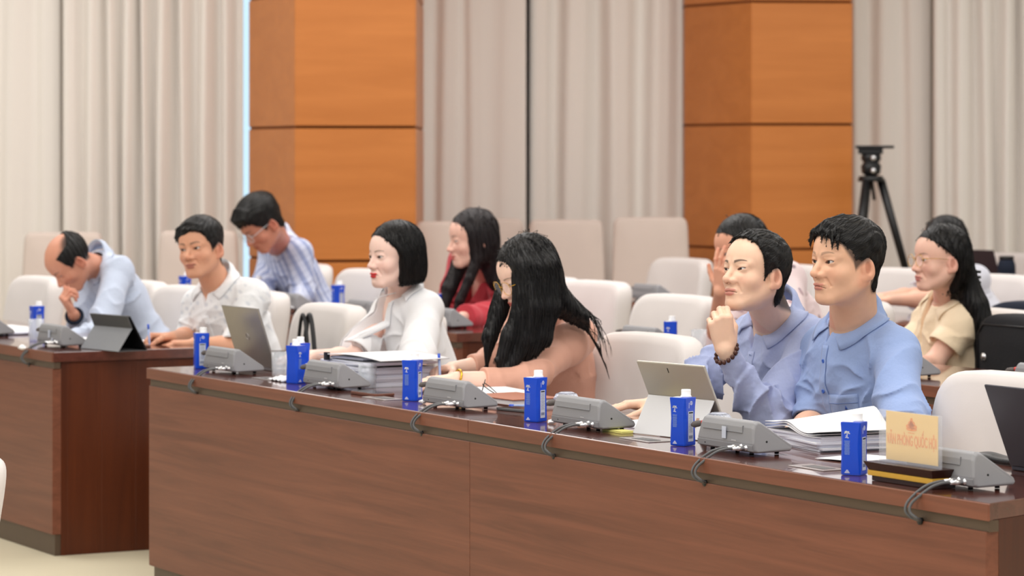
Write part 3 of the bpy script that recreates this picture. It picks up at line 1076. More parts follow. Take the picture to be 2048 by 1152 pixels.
plate(540, 758, 'steel outlet plate in the desk under the packet of tissue')
plate(765, 797, 'steel outlet plate in the desk in front of the brown phone')
plate(1290, 880, 'steel outlet plate in the desk in front of the white tablet')
plate(1635, 936, 'steel outlet plate in the desk left of the carton by the name plate')

# tissue packet with lid beside the empty glass
r = on(TP(560, 757), 0, 'tissue_packet', 'white tissue packet under the empty glass', 'tissue')
def tis(u, v):
    return ((u - .5) * .11, (v - .5) * .06, 0.004 + 0.012 * math.sin(math.pi * u) * math.sin(math.pi * v) + 0.002 * math.sin(u * 23 + v * 11))
r.location = TP(566, 762)
r.location.z = 0.7806
MB().grid(16, 10, tis, smooth=False).build('tissue_sheet', M['paper'], r, solid=0.003)

# crumpled paper by the fingers
def crumple(u, v, size, seed, label):
    r = on(TP(u, v), 0, 'crumpled_paper', label, 'paper')
    rn = random.Random(seed)
    bm_ = bmesh.new()
    bmesh.ops.create_icosphere(bm_, subdivisions=2, radius=size)
    vs = [(q.co.x * (1 + rn.uniform(-.25, .25)), q.co.y * (1 + rn.uniform(-.3, .3)), max(-.0, q.co.z * 0.55 + size * .5) * (1 + rn.uniform(-.2, .3))) for q in bm_.verts]
    fs = [tuple(q.index for q in f.verts) for f in bm_.faces]
    bm_.free()
    MB().add(vs, fs).build('paper_ball', M['paper'], r)
    return r


crumple(806, 770, 0.020, 3, 'crumpled white tissue held between fingers beside the blue carton')
crumple(846, 808, 0.012, 5, 'small scrap of white paper right of the carton at the desk joint')
crumple(1104, 848, 0.012, 6, 'small scrap of white paper right of the carton by the phone')

# open papers of the woman in peach, notebook, spectacles
r = on(ST(3.20, 0.46), -4, 'paper_sheets', 'open white papers under the forearm of the woman in peach', 'papers')
m = MB()
sheet_stack(m, 0.42, 0.26, 4, 0.0, 0.0028, rnd, 0.012, 0.004)
m.build('pages', [M['paper'], M['paper_edge']], r)
p = TP(985, 806)
nb = on(ST(2.84, 0.40), 3, 'notebook', 'brown leather notebook between the white papers and the dark phone', 'notebook')
MB().box((-0.125, -0.085, 0.0), (0.125, 0.085, 0.003)).build('back_cover', M['dark_leather'], nb, bevel=.001)
MB().box((-0.120, -0.080, 0.003), (0.118, 0.080, 0.017)).build('pages', M['paper'], nb)
MB().box((-0.125, -0.085, 0.017), (0.125, 0.085, 0.0205)).build('front_cover', M['brown_leather'], nb, bevel=.0015)

def spectacles(root, parent_mats, lensr=0.023, T=Matrix.Identity(4), frame='gold_metal', rim=0.0012, open_=1.0, temple='gold_metal', name_prefix='', squar=2.3):
    f = MB()
    for sx in (-1, 1):
        ring = [(sx * 0.034 + a, 0, b) for a, b in superellipse(lensr * 2.05, lensr * 1.8, 26, squar)]
        f.tube(ring, rim, 6, T=T, closed=True)
    f.tube([(-0.011, 0.0, 0.004), (-0.005, 0.004, 0.008), (0.005, 0.004, 0.008), (0.011, 0.0, 0.004)], rim, 6, T=T)
    f.build('rim', M[frame], root)
    g = MB()
    for sx in (-1, 1):
        g.add([(sx * 0.034 + a, 0, b) for a, b in superellipse(lensr * 2.0, lensr * 1.75, 26, squar)], [tuple(range(26))], 0, T)
    g.build('lens', M['lens'], root)
    for sx in (-1, 1):
        t = MB()
        if open_ > .5:
            t.tube([(sx * 0.057, 0.0, 0.008), (sx * 0.072, -0.006, 0.009), (sx * 0.077, -0.06, 0.004), (sx * 0.080, -0.096, 0.0), (sx * 0.079, -0.112, -0.018)], rim * 1.1, 6, T=T)
        else:
            t.tube([(sx * 0.057, 0.0, 0.008), (sx * 0.060, -0.02, 0.0), (sx * 0.02, -0.05, -0.012), (-sx * 0.02, -0.04, -0.018), (-sx * .035, -0.03, -0.016)], rim * 1.3, 6, T=T)
        t.build('temple', M[temple], root)


M['lens'] = mat('clear_lens', (240, 242, 250), rough=0.05, alpha=0.16, var=0.0)
sp = on(ST(3.04, 0.40), 150, 'spectacles', 'folded thin black spectacles lying on the white papers beside the brown notebook', 'spectacles')
sp.location.z = 0.815
spectacles(sp, None, frame='black', temple='black', open_=0, T=Matrix.Rotation(math.radians(15), 4, 'X'))

# pens
def pen(p0, p1, label, matn='pen_clear', r=0.0042):
    p0, p1 = Vector(p0), Vector(p1)
    root = empty('ballpoint_pen', p0, 0, label, 'pen')
    d = p1 - p0
    MB().tube([d * 0.04, d * 0.10, d * 0.86], [0.0012, r * .9, r], 10).build('barrel', M[matn], root)
    MB().tube([d * 0.0, d * 0.04], [0.0005, 0.0012], 8).build('tip', M['chrome'], root)
    MB().tube([d * 0.86, d * 0.87, d * 1.0], [r, r * 1.12, r * 1.1], 10).build('pen_end', M['pen_blue'], root)
    return root


a = TP(1018, 812, 0.787); b = TP(1085, 812, 0.787)
pen(b, a, 'blue-tipped ballpoint lying between the notebook and the phone', r=0.005)

# pile of papers in front of the man in light blue
r = on(ST(1.24, 0.45), -8, 'document_stack', 'pile of printed papers with a bulging top in front of the man in light blue', 'documents')
m = MB()
z = sheet_stack(m, 0.30, 0.22, 8, 0.0, 0.0045, rnd, 0.008, 0.0, ang=3)
m.build('lower_pages', [M['paper'], M['paper_edge']], r)
def bulge(u, v, k=0.0):
    x, y = (u - .5) * .30, (v - .5) * .23
    h = 0.060 * math.exp(-((u - .42 - .1 * v) / .20) ** 2) * (0.35 + .65 * v) + 0.008 * math.sin(u * 6 + k)
    return (x + 0.01 * k, y, h)
for k in range(3):
    MB().grid(24, 10, lambda u, v, k=k: (lambda q: (q[0] * (1 + .05 * k), q[1], z + 0.002 + q[2] * (0.5 + .25 * k) + k * .004))(bulge(u, v, k * .6))).build('loose_page', M['paper'], r, solid=0.0015)
r = on(ST(0.86, 0.32), 12, 'paper_sheet', 'single white sheet beside the carton by the name plate', 'papers')
MB().grid(10, 5, lambda u, v: ((u - .5) * .26, (v - .5) * .16, 0.002 + .002 * math.sin(u * 5))).build('page', M['paper'], r, solid=0.001)
r = on(ST(1.55, 0.47), 5, 'paper_sheet', 'white papers behind the conference unit with the sticker', 'papers')
m = MB(); sheet_stack(m, 0.26, 0.18, 2, 0.0, 0.002, rnd, 0.012)
m.build('pages', [M['paper'], M['paper_edge']], r)
r = on(ST(1.98, 0.36), 5, 'paper_sheet', 'white papers between the wrapped glass and the white tablet', 'papers')
m = MB(); sheet_stack(m, 0.24, 0.2, 2, 0.0, 0.002, rnd, 0.012)
m.build('pages', [M['paper'], M['paper_edge']], r)
# yellow sticky notes beneath the unit
r = on(TP(1240, 866), 0, 'sticky_notes', 'pad of yellow sticky notes at the corner of the conference unit by the tablet', 'notes')
MB().box((-0.075, -0.012, 0.0), (0.03, 0.028, 0.006)).build('note_pad', M['yellow_note'], r)

# left desk things
r = on(TP(275, 690), 4, 'paper_sheets', 'white papers under the writing hand of the man in the white shirt', 'papers')
m = MB(); sheet_stack(m, 0.22, 0.22, 2, 0.0, 0.002, rnd, 0.006)
m.build('pages', [M['paper'], M['paper_edge']], r)
r.location = ST(6.20, 0.47, 0.7806)
phone(ST(5.93, 0.40), 0, 0.17, 0.08, 'dark_leather', 'dark_leather', 'flat brown wallet on the corner of the far left desk', name='wallet')
bpy.data.objects['wallet']['category'] = 'wallet'
r = on(ST(7.15, 0.32), 4, 'paper_sheets', 'white papers in front of the bald man', 'papers')
m = MB(); sheet_stack(m, 0.5, 0.26, 3, 0.0, 0.004, rnd, 0.02)
m.build('pages', [M['paper'], M['paper_edge']], r)
r = on(ST(7.50, 0.20), 4, 'document_stack', 'white papers with a yellow tab at the far left edge of the desk', 'documents')
m = MB(); z = sheet_stack(m, 0.26, 0.2, 5, 0.0, 0.006, rnd, 0.01)
m.build('pages', [M['paper'], M['paper_edge']], r)
MB().box((-0.01, -0.02, z), (0.02, 0.03, z + 0.03)).build('yellow_tab', M['yellow_note'], r)
crumple(45, 700, 0.016, 9, 'white scrap of tissue beside the unit with the stickers')
r = on(ST(6.35, 0.36), 4, 'paper_sheets', 'white papers showing left of the grey tablet case', 'papers')
m = MB(); sheet_stack(m, 0.3, 0.22, 2, 0.0, 0.003, rnd, 0.02)
m.build('pages', [M['paper'], M['paper_edge']], r)

# second row
for (s, t, lab) in ((6.32, 2.35, 'white paper beneath the folded arms of the woman in red'), (8.2, 2.3, 'white papers in front of the young man in stripes'), (2.7, 2.36, 'white paper right of the arm of the woman in beige')):
    r = on(ST(s, t), 0, 'paper_sheets', lab, 'papers')
    m = MB(); sheet_stack(m, 0.24, 0.2, 2, 0.0, 0.004, rnd, 0.01)
    m.build('pages', [M['paper'], M['paper_edge']], r)
tumbler(ST(4.60, 2.18), 0.032, 0.085, 'clear glass behind the second-row conference unit')
for (s, t, lab) in ():
    r = on(ST(s, t), 0, 'paper_sheets', lab, 'papers')
    m = MB(); sheet_stack(m, 0.22, 0.2, 2, 0.0, 0.02, rnd, 0.01)
    m.build('pages', [M['paper'], M['paper_edge']], r)

# black hand bag with a strap on the empty chair
def bag(loc, label, w, h, d, name='hand_bag', yaw=0, matn='black_leather'):
    r = empty(name, loc, AZ + math.radians(yaw), label, 'bag')
    pad(MB(), w, h, d, p=4, n=32).build('bag_body', M[matn], r)
    return r


b1 = bag(ST(5.53, 0.86, 0.43), 'black hand bag with an upright strap on the empty chair', 0.42, 0.34, 0.15, yaw=-6)
def loop(pts, w=0.012, t=0.004):
    return pts
strap = MB()
for k, off in enumerate((0.0, 0.02)):
    P = []
    for i in range(25):
        a = math.pi * i / 24
        P.append((0.06 + off + 0.072 * math.cos(a) * (1 - .35 * math.sin(a)), 0.06 + off, 0.24 + 0.245 * math.sin(a) ** 0.8))
    strap.tube(P, 0.0075 + .002 * k, 8)
strap.build('strap', M['black_leather'], b1)
# black strap case on the desk at the right
r = on(ST(0.62, 0.56), 0, 'spectacle_pouch', 'flat black pouch on the back of the desk behind the name plate', 'pouch')
MB().grid(24, 6, lambda u, v: ((u - .5) * .36, (v - .5) * .055, 0.008 + 0.010 * math.sin(u * 7) ** 2 * math.sin(math.pi * v))).build('pouch_body', M['black_leather'], r, solid=0.012)

# backpack, right edge behind the women
r = empty('backpack', ST(2.98, 2.92, 0.0), AZ - math.radians(0), 'large black backpack behind the long hair of the woman in beige', 'bag')
r.location = JT(2046, 2.95, 0.43)
pad(MB(), 0.38, 0.52, 0.16, p=5, n=36).build('bag_body', M['black_fabric'], r)
pad(MB(), 0.27, 0.20, 0.05, p=5, n=36).build('front_pocket', M['black_fabric'], r, loc=(0, -0.10, 0.03))
MB().tube([(-.15, -.085, .08), (-.165, -.083, .44), (-.13, -.083, .48), (.13, -.083, .48), (.165, -.083, .44), (.15, -.085, .08)], 0.003, 6).build('piping', M['black_leather'], r)
MB().lathe([(0.0, 0), (0.016, 0.0), (0.014, 0.006), (0, 0.009)], 18, T=Matrix.Translation((-0.12, -0.085, 0.36)) @ Matrix.Rotation(math.radians(90), 4, 'X')).build('round_badge', M['chrome'], r)
r = empty('duffel_bag', JT(2075, 3.9, 0.78 * 0 + 0.79), AZ, 'dark navy bag on the third-row desk at the right border', 'bag')
r.location = JT(2098, 4.22, 0.7806)
pad(MB(), 0.50, 0.13, 0.26, p=3, n=32).build('bag_body', M['navy'], r)
# camera lens flask on the third row desk
r = empty('vacuum_flask', JT(2013, 6.60, 0.7806), 0, 'dark ribbed flask on the fourth-row desk at the right', 'flask')
r.scale = (1.12, 1.12, 1.42)
MB().lathe([(0.044, 0), (0.046, 0.01), (0.046, 0.03), (0.044, 0.033), (0.046, 0.036), (0.046, 0.065), (0.044, 0.068), (0.046, 0.071), (0.045, 0.095), (0.040, 0.11), (0.035, 0.118), (0.0, 0.118)], 28).build('flask_body', M['navy'], r)
MB().lathe([(0.037, 0.118), (0.037, 0.132), (0.0, 0.133)], 28).build('flask_lid', M['black'], r)

# ------------------------------------------------------------------ black tripod by the second pillar
tp_ = W(1742, 300, 17.9)
tr = empty('camera_tripod', (tp_.x, tp_.y, 0), math.radians(-8), 'tall black camera tripod without a camera beside the second orange pillar', 'tripod')
def Zv(v, Y=17.9):
    return CAMH - (v - HV) / F * Y
hd = MB()
hd.box((-0.09, -0.05, Zv(297)), (0.135, 0.05, Zv(291)))
hd.box((-0.075, -0.04, Zv(308)), (0.07, 0.04, Zv(297)))
hd.build('quick_plate', M['black'], tr, bevel=.004)
MB().lathe([(0.03, Zv(352)), (0.055, Zv(346)), (0.06, Zv(332)), (0.045, Zv(325)), (0.06, Zv(318)), (0.055, Zv(308)), (0.0, Zv(307))], 16).build('fluid_head', M['black'], tr)
for z_, sx in ((Zv(316), -1), (Zv(341), -1)):
    MB().lathe([(0.016, 0), (0.016, .02), (0, .022)], 12, T=Matrix.Translation((0.015, -0.058, z_)) @ Matrix.Rotation(math.radians(90), 4, 'X')).build('chrome_knob', M['chrome'], tr)
MB().lathe([(0.08, Zv(363)), (0.07, Zv(352)), (0.0, Zv(351))], 16).build('bowl', M['black'], tr)
for (fx, fy) in ((0.44, 0.1), (-0.20, -0.38), (-0.16, 0.42)):
    top_ = Vector((fx * .13, fy * .13, Zv(360)))
    ft = Vector((fx * 1.0, fy, 0.0))
    mid = top_.lerp(ft, 0.48)
    lg = MB().tube([top_, mid], [0.026, 0.022], 8).build('leg', M['black'], tr)
    MB().tube([mid, ft], [0.014, 0.012], 8).build('lower_tube', M['black'], lg)
    MB().lathe([(0.027, -.02), (0.03, 0.0), (0.027, 0.02)], 10, T=Matrix.Translation(mid)).build('leg_lock', M['black'], lg)
MB().tube([(0, 0, Zv(352)), (0.02, -0.02, Zv(400))], 0.01, 8).build('centre_column', M['black'], tr)
# ------------------------------------------------------------------ implicit surfaces, turned into meshes
f32 = np.float32


def V3(p):
    return np.array([p[0], p[1], p[2]], dtype=np.float64)


def smin(a, b, k):
    h = np.clip(0.5 + 0.5 * (b - a) / k, 0, 1)
    return b + (a - b) * h - k * h * (1 - h)


def smax(a, b, k):
    return -smin(-a, -b, k)


def ell(P, c, r, R=None):
    q = P - np.asarray(c, dtype=P.dtype)
    if R is not None:
        q = q @ R
    r = np.asarray(r, dtype=P.dtype)
    k0 = np.sqrt(((q / r) ** 2).sum(-1)) + 1e-9
    k1 = np.sqrt(((q / (r * r)) ** 2).sum(-1)) + 1e-9
    return k0 * (k0 - 1.0) / k1


def rc(P, a, b, r1, r2):
    a = np.asarray(a, dtype=P.dtype)
    b = np.asarray(b, dtype=P.dtype)
    ba = b - a
    pa = P - a
    t = np.clip((pa @ ba) / max(1e-12, float(ba @ ba)), 0, 1)
    d = pa - t[..., None] * ba
    return np.sqrt((d * d).sum(-1)) - (r1 + (r2 - r1) * t)


def chain(P, pts, rs, k=0.01):
    d = None
    for i in range(len(pts) - 1):
        e = rc(P, pts[i], pts[i + 1], rs[i], rs[i + 1])
        d = e if d is None else smin(d, e, k)
    return d


def surface(f, lo, hi, h, B=8, band=1.35):
    lo = np.asarray(lo, float)
    hi = np.asarray(hi, float)
    nb = np.maximum(1, np.ceil((hi - lo) / (h * B)).astype(int))
    gx, gy, gz = np.meshgrid(*[np.arange(n) for n in nb], indexing='ij')
    blocks = np.stack([gx, gy, gz], -1).reshape(-1, 3)
    cen_ = lo + (blocks + 0.5) * (h * B)
    v = f(cen_.astype(f32))
    blocks = blocks[np.abs(v) < h * B * 0.87 * band + 0.004]
    if len(blocks) == 0:
        return np.zeros((0, 3)), np.zeros((0, 4), int)
    o = np.stack(np.meshgrid(*[np.arange(B + 1)] * 3, indexing='ij'), -1)
    NY_, NZ_ = nb[1] * B + 2, nb[2] * B + 2
    keys, pos, fl = [], [], []
    co = np.array([[i, j, k] for i in (0, 1) for j in (0, 1) for k in (0, 1)])
    ed = [(a, b) for a in range(8) for b in range(a + 1, 8) if abs(co[a] - co[b]).sum() == 1]
    for c0 in range(0, len(blocks), 260):
        bl = blocks[c0:c0 + 260]
        base = bl * B
        G = base[:, None, None, None, :] + o[None]
        P = (lo + G * h).astype(f32)
        D = f(P.reshape(-1, 3)).reshape(P.shape[:-1]).astype(f32)
        D[D == 0] = 1e-7
        S = D < 0
        cs = [S[:, i:i + B, j:j + B, k:k + B] for i, j, k in co]
        anyc = np.logical_or.reduce(cs)
        allc = np.logical_and.reduce(cs)
        act = np.argwhere(anyc & ~allc)
        if len(act) == 0:
            continue
        cell = act[:, 1:]
        val = np.stack([D[act[:, 0], cell[:, 0] + i, cell[:, 1] + j, cell[:, 2] + k] for i, j, k in co], -1)
        acc = np.zeros((len(act), 3))
        cnt = np.zeros(len(act))
        for a, b in ed:
            va, vb = val[:, a], val[:, b]
            m = (va < 0) != (vb < 0)
            t = np.where(m, va / np.where(m, va - vb, 1), 0)
            acc += np.where(m[:, None], co[a] + (co[b] - co[a]) * t[:, None], 0)
            cnt += m
        gcell = base[act[:, 0]] + cell
        pos.append(lo + (gcell + acc / cnt[:, None]) * h)
        keys.append((gcell[:, 0] * NY_ + gcell[:, 1]) * NZ_ + gcell[:, 2])
        for ax in range(3):
            i1 = [slice(0, B)] * 3
            i2 = [slice(0, B)] * 3
            i2[ax] = slice(1, B + 1)
            A_ = S[(slice(None), *i1)]
            B_ = S[(slice(None), *i2)]
            e = np.argwhere(A_ != B_)
            if len(e) == 0:
                continue
            g = base[e[:, 0]] + e[:, 1:]
            inside = A_[e[:, 0], e[:, 1], e[:, 2], e[:, 3]]
            u, w = (ax + 1) % 3, (ax + 2) % 3
            du = np.zeros(3, int); du[u] = 1
            dw = np.zeros(3, int); dw[w] = 1
            q = np.stack([g - du - dw, g - dw, g, g - du], 1)
            kk = (q[..., 0] * NY_ + q[..., 1]) * NZ_ + q[..., 2]
            kk[(q < 0).any(-1)] = -1
            kk[~inside] = kk[~inside][:, ::-1]
            fl.append(kk)
    keys = np.concatenate(keys)
    pos = np.concatenate(pos)
    od = np.argsort(keys)
    keys, pos = keys[od], pos[od]
    q = np.concatenate(fl)
    ix = np.searchsorted(keys, q)
    ix = np.clip(ix, 0, len(keys) - 1)
    ok = (keys[ix] == q).all(1)
    return pos, ix[ok]


class Mesh:
    def __init__(self):
        self.V, self.F, self.C, self.MI = [], [], [], []
        self.n = 0

    def add(self, pos, quads, colf=None, mi=0):
        if len(pos) == 0:
            return
        self.V.append(pos)
        self.F.append(quads + self.n)
        self.n += len(pos)
        c = colf(pos) if colf is not None else np.ones((len(pos), 3))
        self.C.append(c)
        self.MI.append(np.full(len(quads), mi, np.int32))

    def build(self, name, mats, parent, T=None, origin=None):
        """vertices are world points; T = world matrix of the object (4x4 numpy) or origin = parent location."""
        V = np.concatenate(self.V)
        Fq = np.concatenate(self.F)
        C = np.concatenate(self.C)
        MI = np.concatenate(self.MI)
        pl = np.array(parent.location)
        if T is not None:
            Ti = np.linalg.inv(T)
            V = V @ Ti[:3, :3].T + Ti[:3, 3]
        else:
            V = V - pl
        me = bpy.data.meshes.new(name)
        me.vertices.add(len(V))
        me.vertices.foreach_set('co', V.astype(f32).ravel())
        me.loops.add(len(Fq) * 4)
        me.loops.foreach_set('vertex_index', Fq.astype(np.int32).ravel())
        me.polygons.add(len(Fq))
        me.polygons.foreach_set('loop_start', (np.arange(len(Fq)) * 4).astype(np.int32))
        me.polygons.foreach_set('material_index', MI)
        me.polygons.foreach_set('use_smooth', np.ones(len(Fq), bool))
        at = me.color_attributes.new('Col', 'FLOAT_COLOR', 'POINT')
        at.data.foreach_set('color', np.concatenate([C, np.ones((len(C), 1))], 1).astype(f32).ravel())
        for m_ in mats if isinstance(mats, (list, tuple)) else [mats]:
            me.materials.append(m_)
        me.update(calc_edges=True)
        me.validate()
        o = bpy.data.objects.new(name, me)
        col.objects.link(o)
        o.parent = parent
        if T is not None:
            L_ = T.copy()
            L_[:3, 3] -= pl
            o.matrix_local = Matrix(L_.tolist())
        return o


BASE = np.array([[DX, DY, 0], [-NX, -NY, 0], [0, 0, 1.0]]).T      # columns: person's right, forward, up


def rotm(yaw, pitch, roll):
    M_ = Matrix.Rotation(math.radians(yaw), 3, 'Z') @ Matrix.Rotation(math.radians(pitch), 3, 'X') @ Matrix.Rotation(math.radians(roll), 3, 'Y')
    return np.array(M_)


def unit(v):
    v = np.asarray(v, float)
    return v / np.linalg.norm(v)


# ------------------------------------------------------------------ heads
def head_sdf(p, fem=0.0, wide=1.0, eye=1.0, smile=0.0, jaw=1.0):
    """p: points in head space (x right, y forward, z up; eyes at z=0)."""
    ax = np.abs(p[:, 0])
    q = p.copy()
    q[:, 0] = ax
    q[:, 0] /= wide
    d = ell(p / np.array([wide, 1, 1], f32), (0, -.012, .030), (.073, .094, .084))
    d = smin(d, ell(q, (0, .030, .030), (.060, .055, .058)), .03)
    d = smin(d, ell(q, (0, .018, -.040), (.056 * jaw, .062, .072)), .03)
    d = smin(d, rc(q, (.047 * jaw, -.008, -.050), (.020, .062, -.096), .019, .016), .025)
    d = smin(d, ell(q, (0, .066, -.098 + .004 * fem), (.022, .020, .017)), .018)
    d = smin(d, ell(q, (.036, .050, -.032), (.026, .024, .024)), .02)
    d = smin(d, ell(q, (0, .066, -.062), (.030, .026, .028)), .018)
    if fem < .5:
        d = smin(d, rc(q, (.012, .080, .016), (.046, .064, .014), .0085, .0065), .014)
    d = smin(d, ell(q, (.019, .076, -.026), (.013, .013, .017)), .014)
    # eye sockets
    d = smax(d, -ell(q, (.031, .094, -.001), (.018, .014, .010)), .016)
    # nose
    nose = rc(q, (0, .080, .006), (0, .104 - .004 * fem, -.030), .0065, .0098 - .001 * fem)
    nose = smin(nose, ell(q, (.0125, .091, -.036), (.0085, .012, .0078)), .008)
    nose = smin(nose, ell(q, (0, .104 - .003 * fem, -.034), (.0105, .010, .0085)), .006)
    d = smin(d, nose, .010)
    d = smax(d, -ell(q, (.0065, .099, -.0445), (.0035, .0055, .003)), .003)
    # eyelids over the eyeballs and the opening
    d = smin(d, ell(q, (.031, .0685, -.0005), (.0165, .0145, .0125)), .006)
    d = smin(d, rc(q, (.019, .082, .0085), (.044, .073, .0075), .003, .003), .006)
    # mouth
    zc = -.0655 + (-.0035 * smile) + smile * 60 * 0
    up = ell(q, (.0, .0875, -.061), (.0225, .0075, .0050))
    up = smin(up, ell(q, (.007, .0890, -.0605), (.008, .006, .0045)), .004)
    lo_ = ell(q, (0, .0865, -.0705), (.0185, .0078, .0062))
    d = smin(d, up, .004)
    d = smin(d, lo_, .004)
    zm = q[:, 2] - (-.0652 + smile * (q[:, 0] ** 2) * 14)
    slit = np.maximum(np.abs(zm) - .0003, np.maximum(q[:, 0] - .0235, .080 - q[:, 1]))
    d = smax(d, -slit, .0030)
    # crease beside the nose, dip under the lip
    d = smax(d, -rc(q, (.023, .083, -.044), (.031, .074, -.064), .0008, .0006), .009)
    d = smax(d, -ell(q, (0, .097, -.082), (.014, .009, .004)), .010)
    # ear
    R = np.array(Matrix.Rotation(math.radians(18), 3, 'Z') @ Matrix.Rotation(math.radians(-10), 3, 'X')).astype(f32)
    e = ell(q, (.077, -.012, -.017), (.0085, .0190, .0310), R)
    e = smin(e, ell(q, (.073, -.004, -.041), (.006, .009, .010)), .006)
    e = smax(e, -ell(q, (.0865, -.0095, -.013), (.0075, .0105, .0205), R), .004)
    e = smin(e, ell(q, (.0765, -.004, -.017), (.0045, .005, .011)), .004)
    d = smin(d, e, .006)
    # lid opening, sharp
    op = lid_open(q, eye)
    d = np.maximum(d, -op)
    return d


def lid_open(q, eye):
    x = q[:, 0] - .031
    zc = .0022 * (x / .0135)            # outer corner slightly higher
    hh = .0046 * eye * np.sqrt(np.clip(1 - (x / .0140) ** 2, 0, 1)) + 1e-4
    a = np.abs(q[:, 2] + .0008 - zc) - hh
    a = np.where(np.abs(x) < .0140, a, np.maximum(a, np.abs(x) - .0140 + .0005))
    return np.maximum(a, .070 - q[:, 1])


def mixc(c, d, w):
    return c * (1 - w[:, None]) + np.asarray(d) * w[:, None]


def sm(x, a, b):
    t = np.clip((x - a) / (b - a), 0, 1)
    return t * t * (3 - 2 * t)


def head_color(p, skin, par):
    fem, eye, smile = par.get('fem', 0.0), par.get('eye', 1.0), par.get('smile', 0.0)
    q = p.astype(f32).copy()
    q[:, 0] = np.abs(q[:, 0])
    c = np.tile(np.asarray(skin, float), (len(p), 1))
    # blood in cheeks, nose, ears
    w = np.exp(-(((q[:, 0] - .040) / .020) ** 2 + ((q[:, 2] + .034) / .018) ** 2)) * (q[:, 1] > .02)
    c = c * (1 - np.array([0.0, .10, .10]) * w[:, None])
    w = np.exp(-((q[:, 0] / .014) ** 2 + ((q[:, 2] + .034) / .012) ** 2 + ((q[:, 1] - .105) / .015) ** 2))
    c = c * (1 - np.array([.02, .14, .15]) * w[:, None])
    w = sm(q[:, 0], .070, .078)
    c = c * (1 - np.array([.02, .16, .17]) * w[:, None])
    lip = np.minimum(ell(q, (0, .0875, -.0610), (.0228, .0095, .0052)), ell(q, (0, .0865, -.0705), (.0190, .0095, .0064)))
    w = 1 - sm(lip, -.0006, .0012)
    w = w * (q[:, 1] > .072)
    c = mixc(c, par.get('lip', tuple(np.array(skin) * np.array([.78, .52, .52]))), w * par.get('lipw', .8))
    zm = np.abs(q[:, 2] - (-.0652 + smile * (q[:, 0] ** 2) * 14))
    w = (1 - sm(zm, .0005, .0016)) * (q[:, 0] < .0235) * (q[:, 1] > .070)
    c = mixc(c, np.array(skin) * np.array([.30, .18, .17]), w * .75)
    # brows
    bx = (q[:, 0] - .012) / .036
    bz = .0175 + .0055 * np.sin(np.clip(bx, 0, 1) * 2.4) - par.get('browdrop', 0) * .004
    th_ = (.0034 - .0009 * fem) * (1.15 - .8 * np.clip(bx, 0, 1))
    w = (1 - sm(np.abs(q[:, 2] - bz), th_ * .6, th_ * 1.5)) * sm(bx, -.08, .1) * (1 - sm(bx, .88, 1.08)) * (q[:, 1] > .035)
    c = mixc(c, np.array([.030, .022, .020]), w * par.get('brow', .85))
    # lash line
    x = q[:, 0] - .031
    op = lid_open(q, eye)
    w = (1 - sm(op, .0004, .0026)) * (q[:, 1] > .066) * sm(q[:, 2] + .0008 - .0022 * x / .0135, -.0015, .0008)
    c = mixc(c, np.array([.018, .014, .014]), w * (.95 if fem else .85))
    w = (1 - sm(op, .0003, .0018)) * (q[:, 1] > .066) * .45
    c = mixc(c, np.array(skin) * np.array([.5, .32, .3]), w)
    # nostril
    w = 1 - sm(ell(q, (.0065, .099, -.0440), (.0042, .0065, .0034)), -.0005, .0016)
    c = mixc(c, np.array(skin) * np.array([.22, .10, .09]), w * .9)
    # ear hollow
    w = 1 - sm(ell(q, (.0835, -.0085, -.013), (.0060, .0085, .0165)), -.001, .003)
    c = mixc(c, np.array(skin) * np.array([.62, .40, .36]), w * .7)
    if par.get('scalp') is not None:
        yy, zz, soft, amt = par['scalp']
        zl = np.interp(p[:, 1], yy, zz)
        w = sm(p[:, 2] - zl, -soft, soft * .6)
        if par.get('bald'):
            w = w * par['bald'](p)
        c = mixc(c, np.array([.030, .026, .026]), w * amt)
    return c


# hair lines: y -> lowest z of hair, in head space
LINE = dict(
    neat=([-.11, -.06, -.035, -.022, .004, .022, .030, .050, .068, .085, .1], [-.080, -.076, -.050, .012, .002, -.018, .004, .030, .060, .070, .078]),
    fade=([-.11, -.06, -.035, -.022, .004, .022, .030, .050, .068, .085, .1], [-.080, -.074, -.050, .014, .010, .008, .020, .042, .064, .076, .08]),
    receding=([-.11, -.06, -.035, -.022, .004, .018, .028, .040, .052, .066, .085, .1], [-.086, -.080, -.056, .012, .002, -.022, .012, .055, .082, .092, .108, .11]),
)


def hair_short(par):
    line = LINE[par.get('line', 'neat')]
    top, side = par.get('top', .016), par.get('side', .006)
    wide = par.get('wide', 1.0)
    locks = par.get('locks', [])
    cut = par.get('cut')

    def f(p):
        th_ = side + (top - side) * sm(p[:, 2], .02, .085)
        base = ell(p / np.array([wide, 1, 1], f32), (0, -.013, .030), (.074, .0955, .085))
        d = base - th_
        q = p.copy()
        q[:, 0] = np.abs(q[:, 0])
        fr = ell(q, (0, .030, .030), (.061, .056, .059)) - th_ * .8
        d = smin(d, fr, .02)
        d = smin(d, ell(q, (0, -.052, -.048), (.053, .038, .050)), .02)
        ph = par.get('seed', 0)
        st_ = np.sin(p[:, 0] * 420 + 5 * np.sin(p[:, 1] * 38 + ph) + 2 * np.sin(p[:, 2] * 60)) * .5 + np.sin(p[:, 0] * 190 + p[:, 2] * 160 + 3 * np.sin(p[:, 1] * 55 + ph)) * .5
        d = d - st_ * par.get('rough', .0012)
        zl = np.interp(p[:, 1], line[0], line[1])
        zl = zl + par.get('side_part', 0) * p[:, 0] * sm(p[:, 1], .03, .07)
        zl = zl + .0022 * np.sin(p[:, 0] * 260 + p[:, 1] * 210)
        d = smax(d, (zl - p[:, 2]) * .75, .004)
        if cut is not None:
            d = smax(d, cut(p), .012)
        for (pts, rs) in locks:
            d = smin(d, chain(p, pts, rs, .003), .004)
        return d
    return f


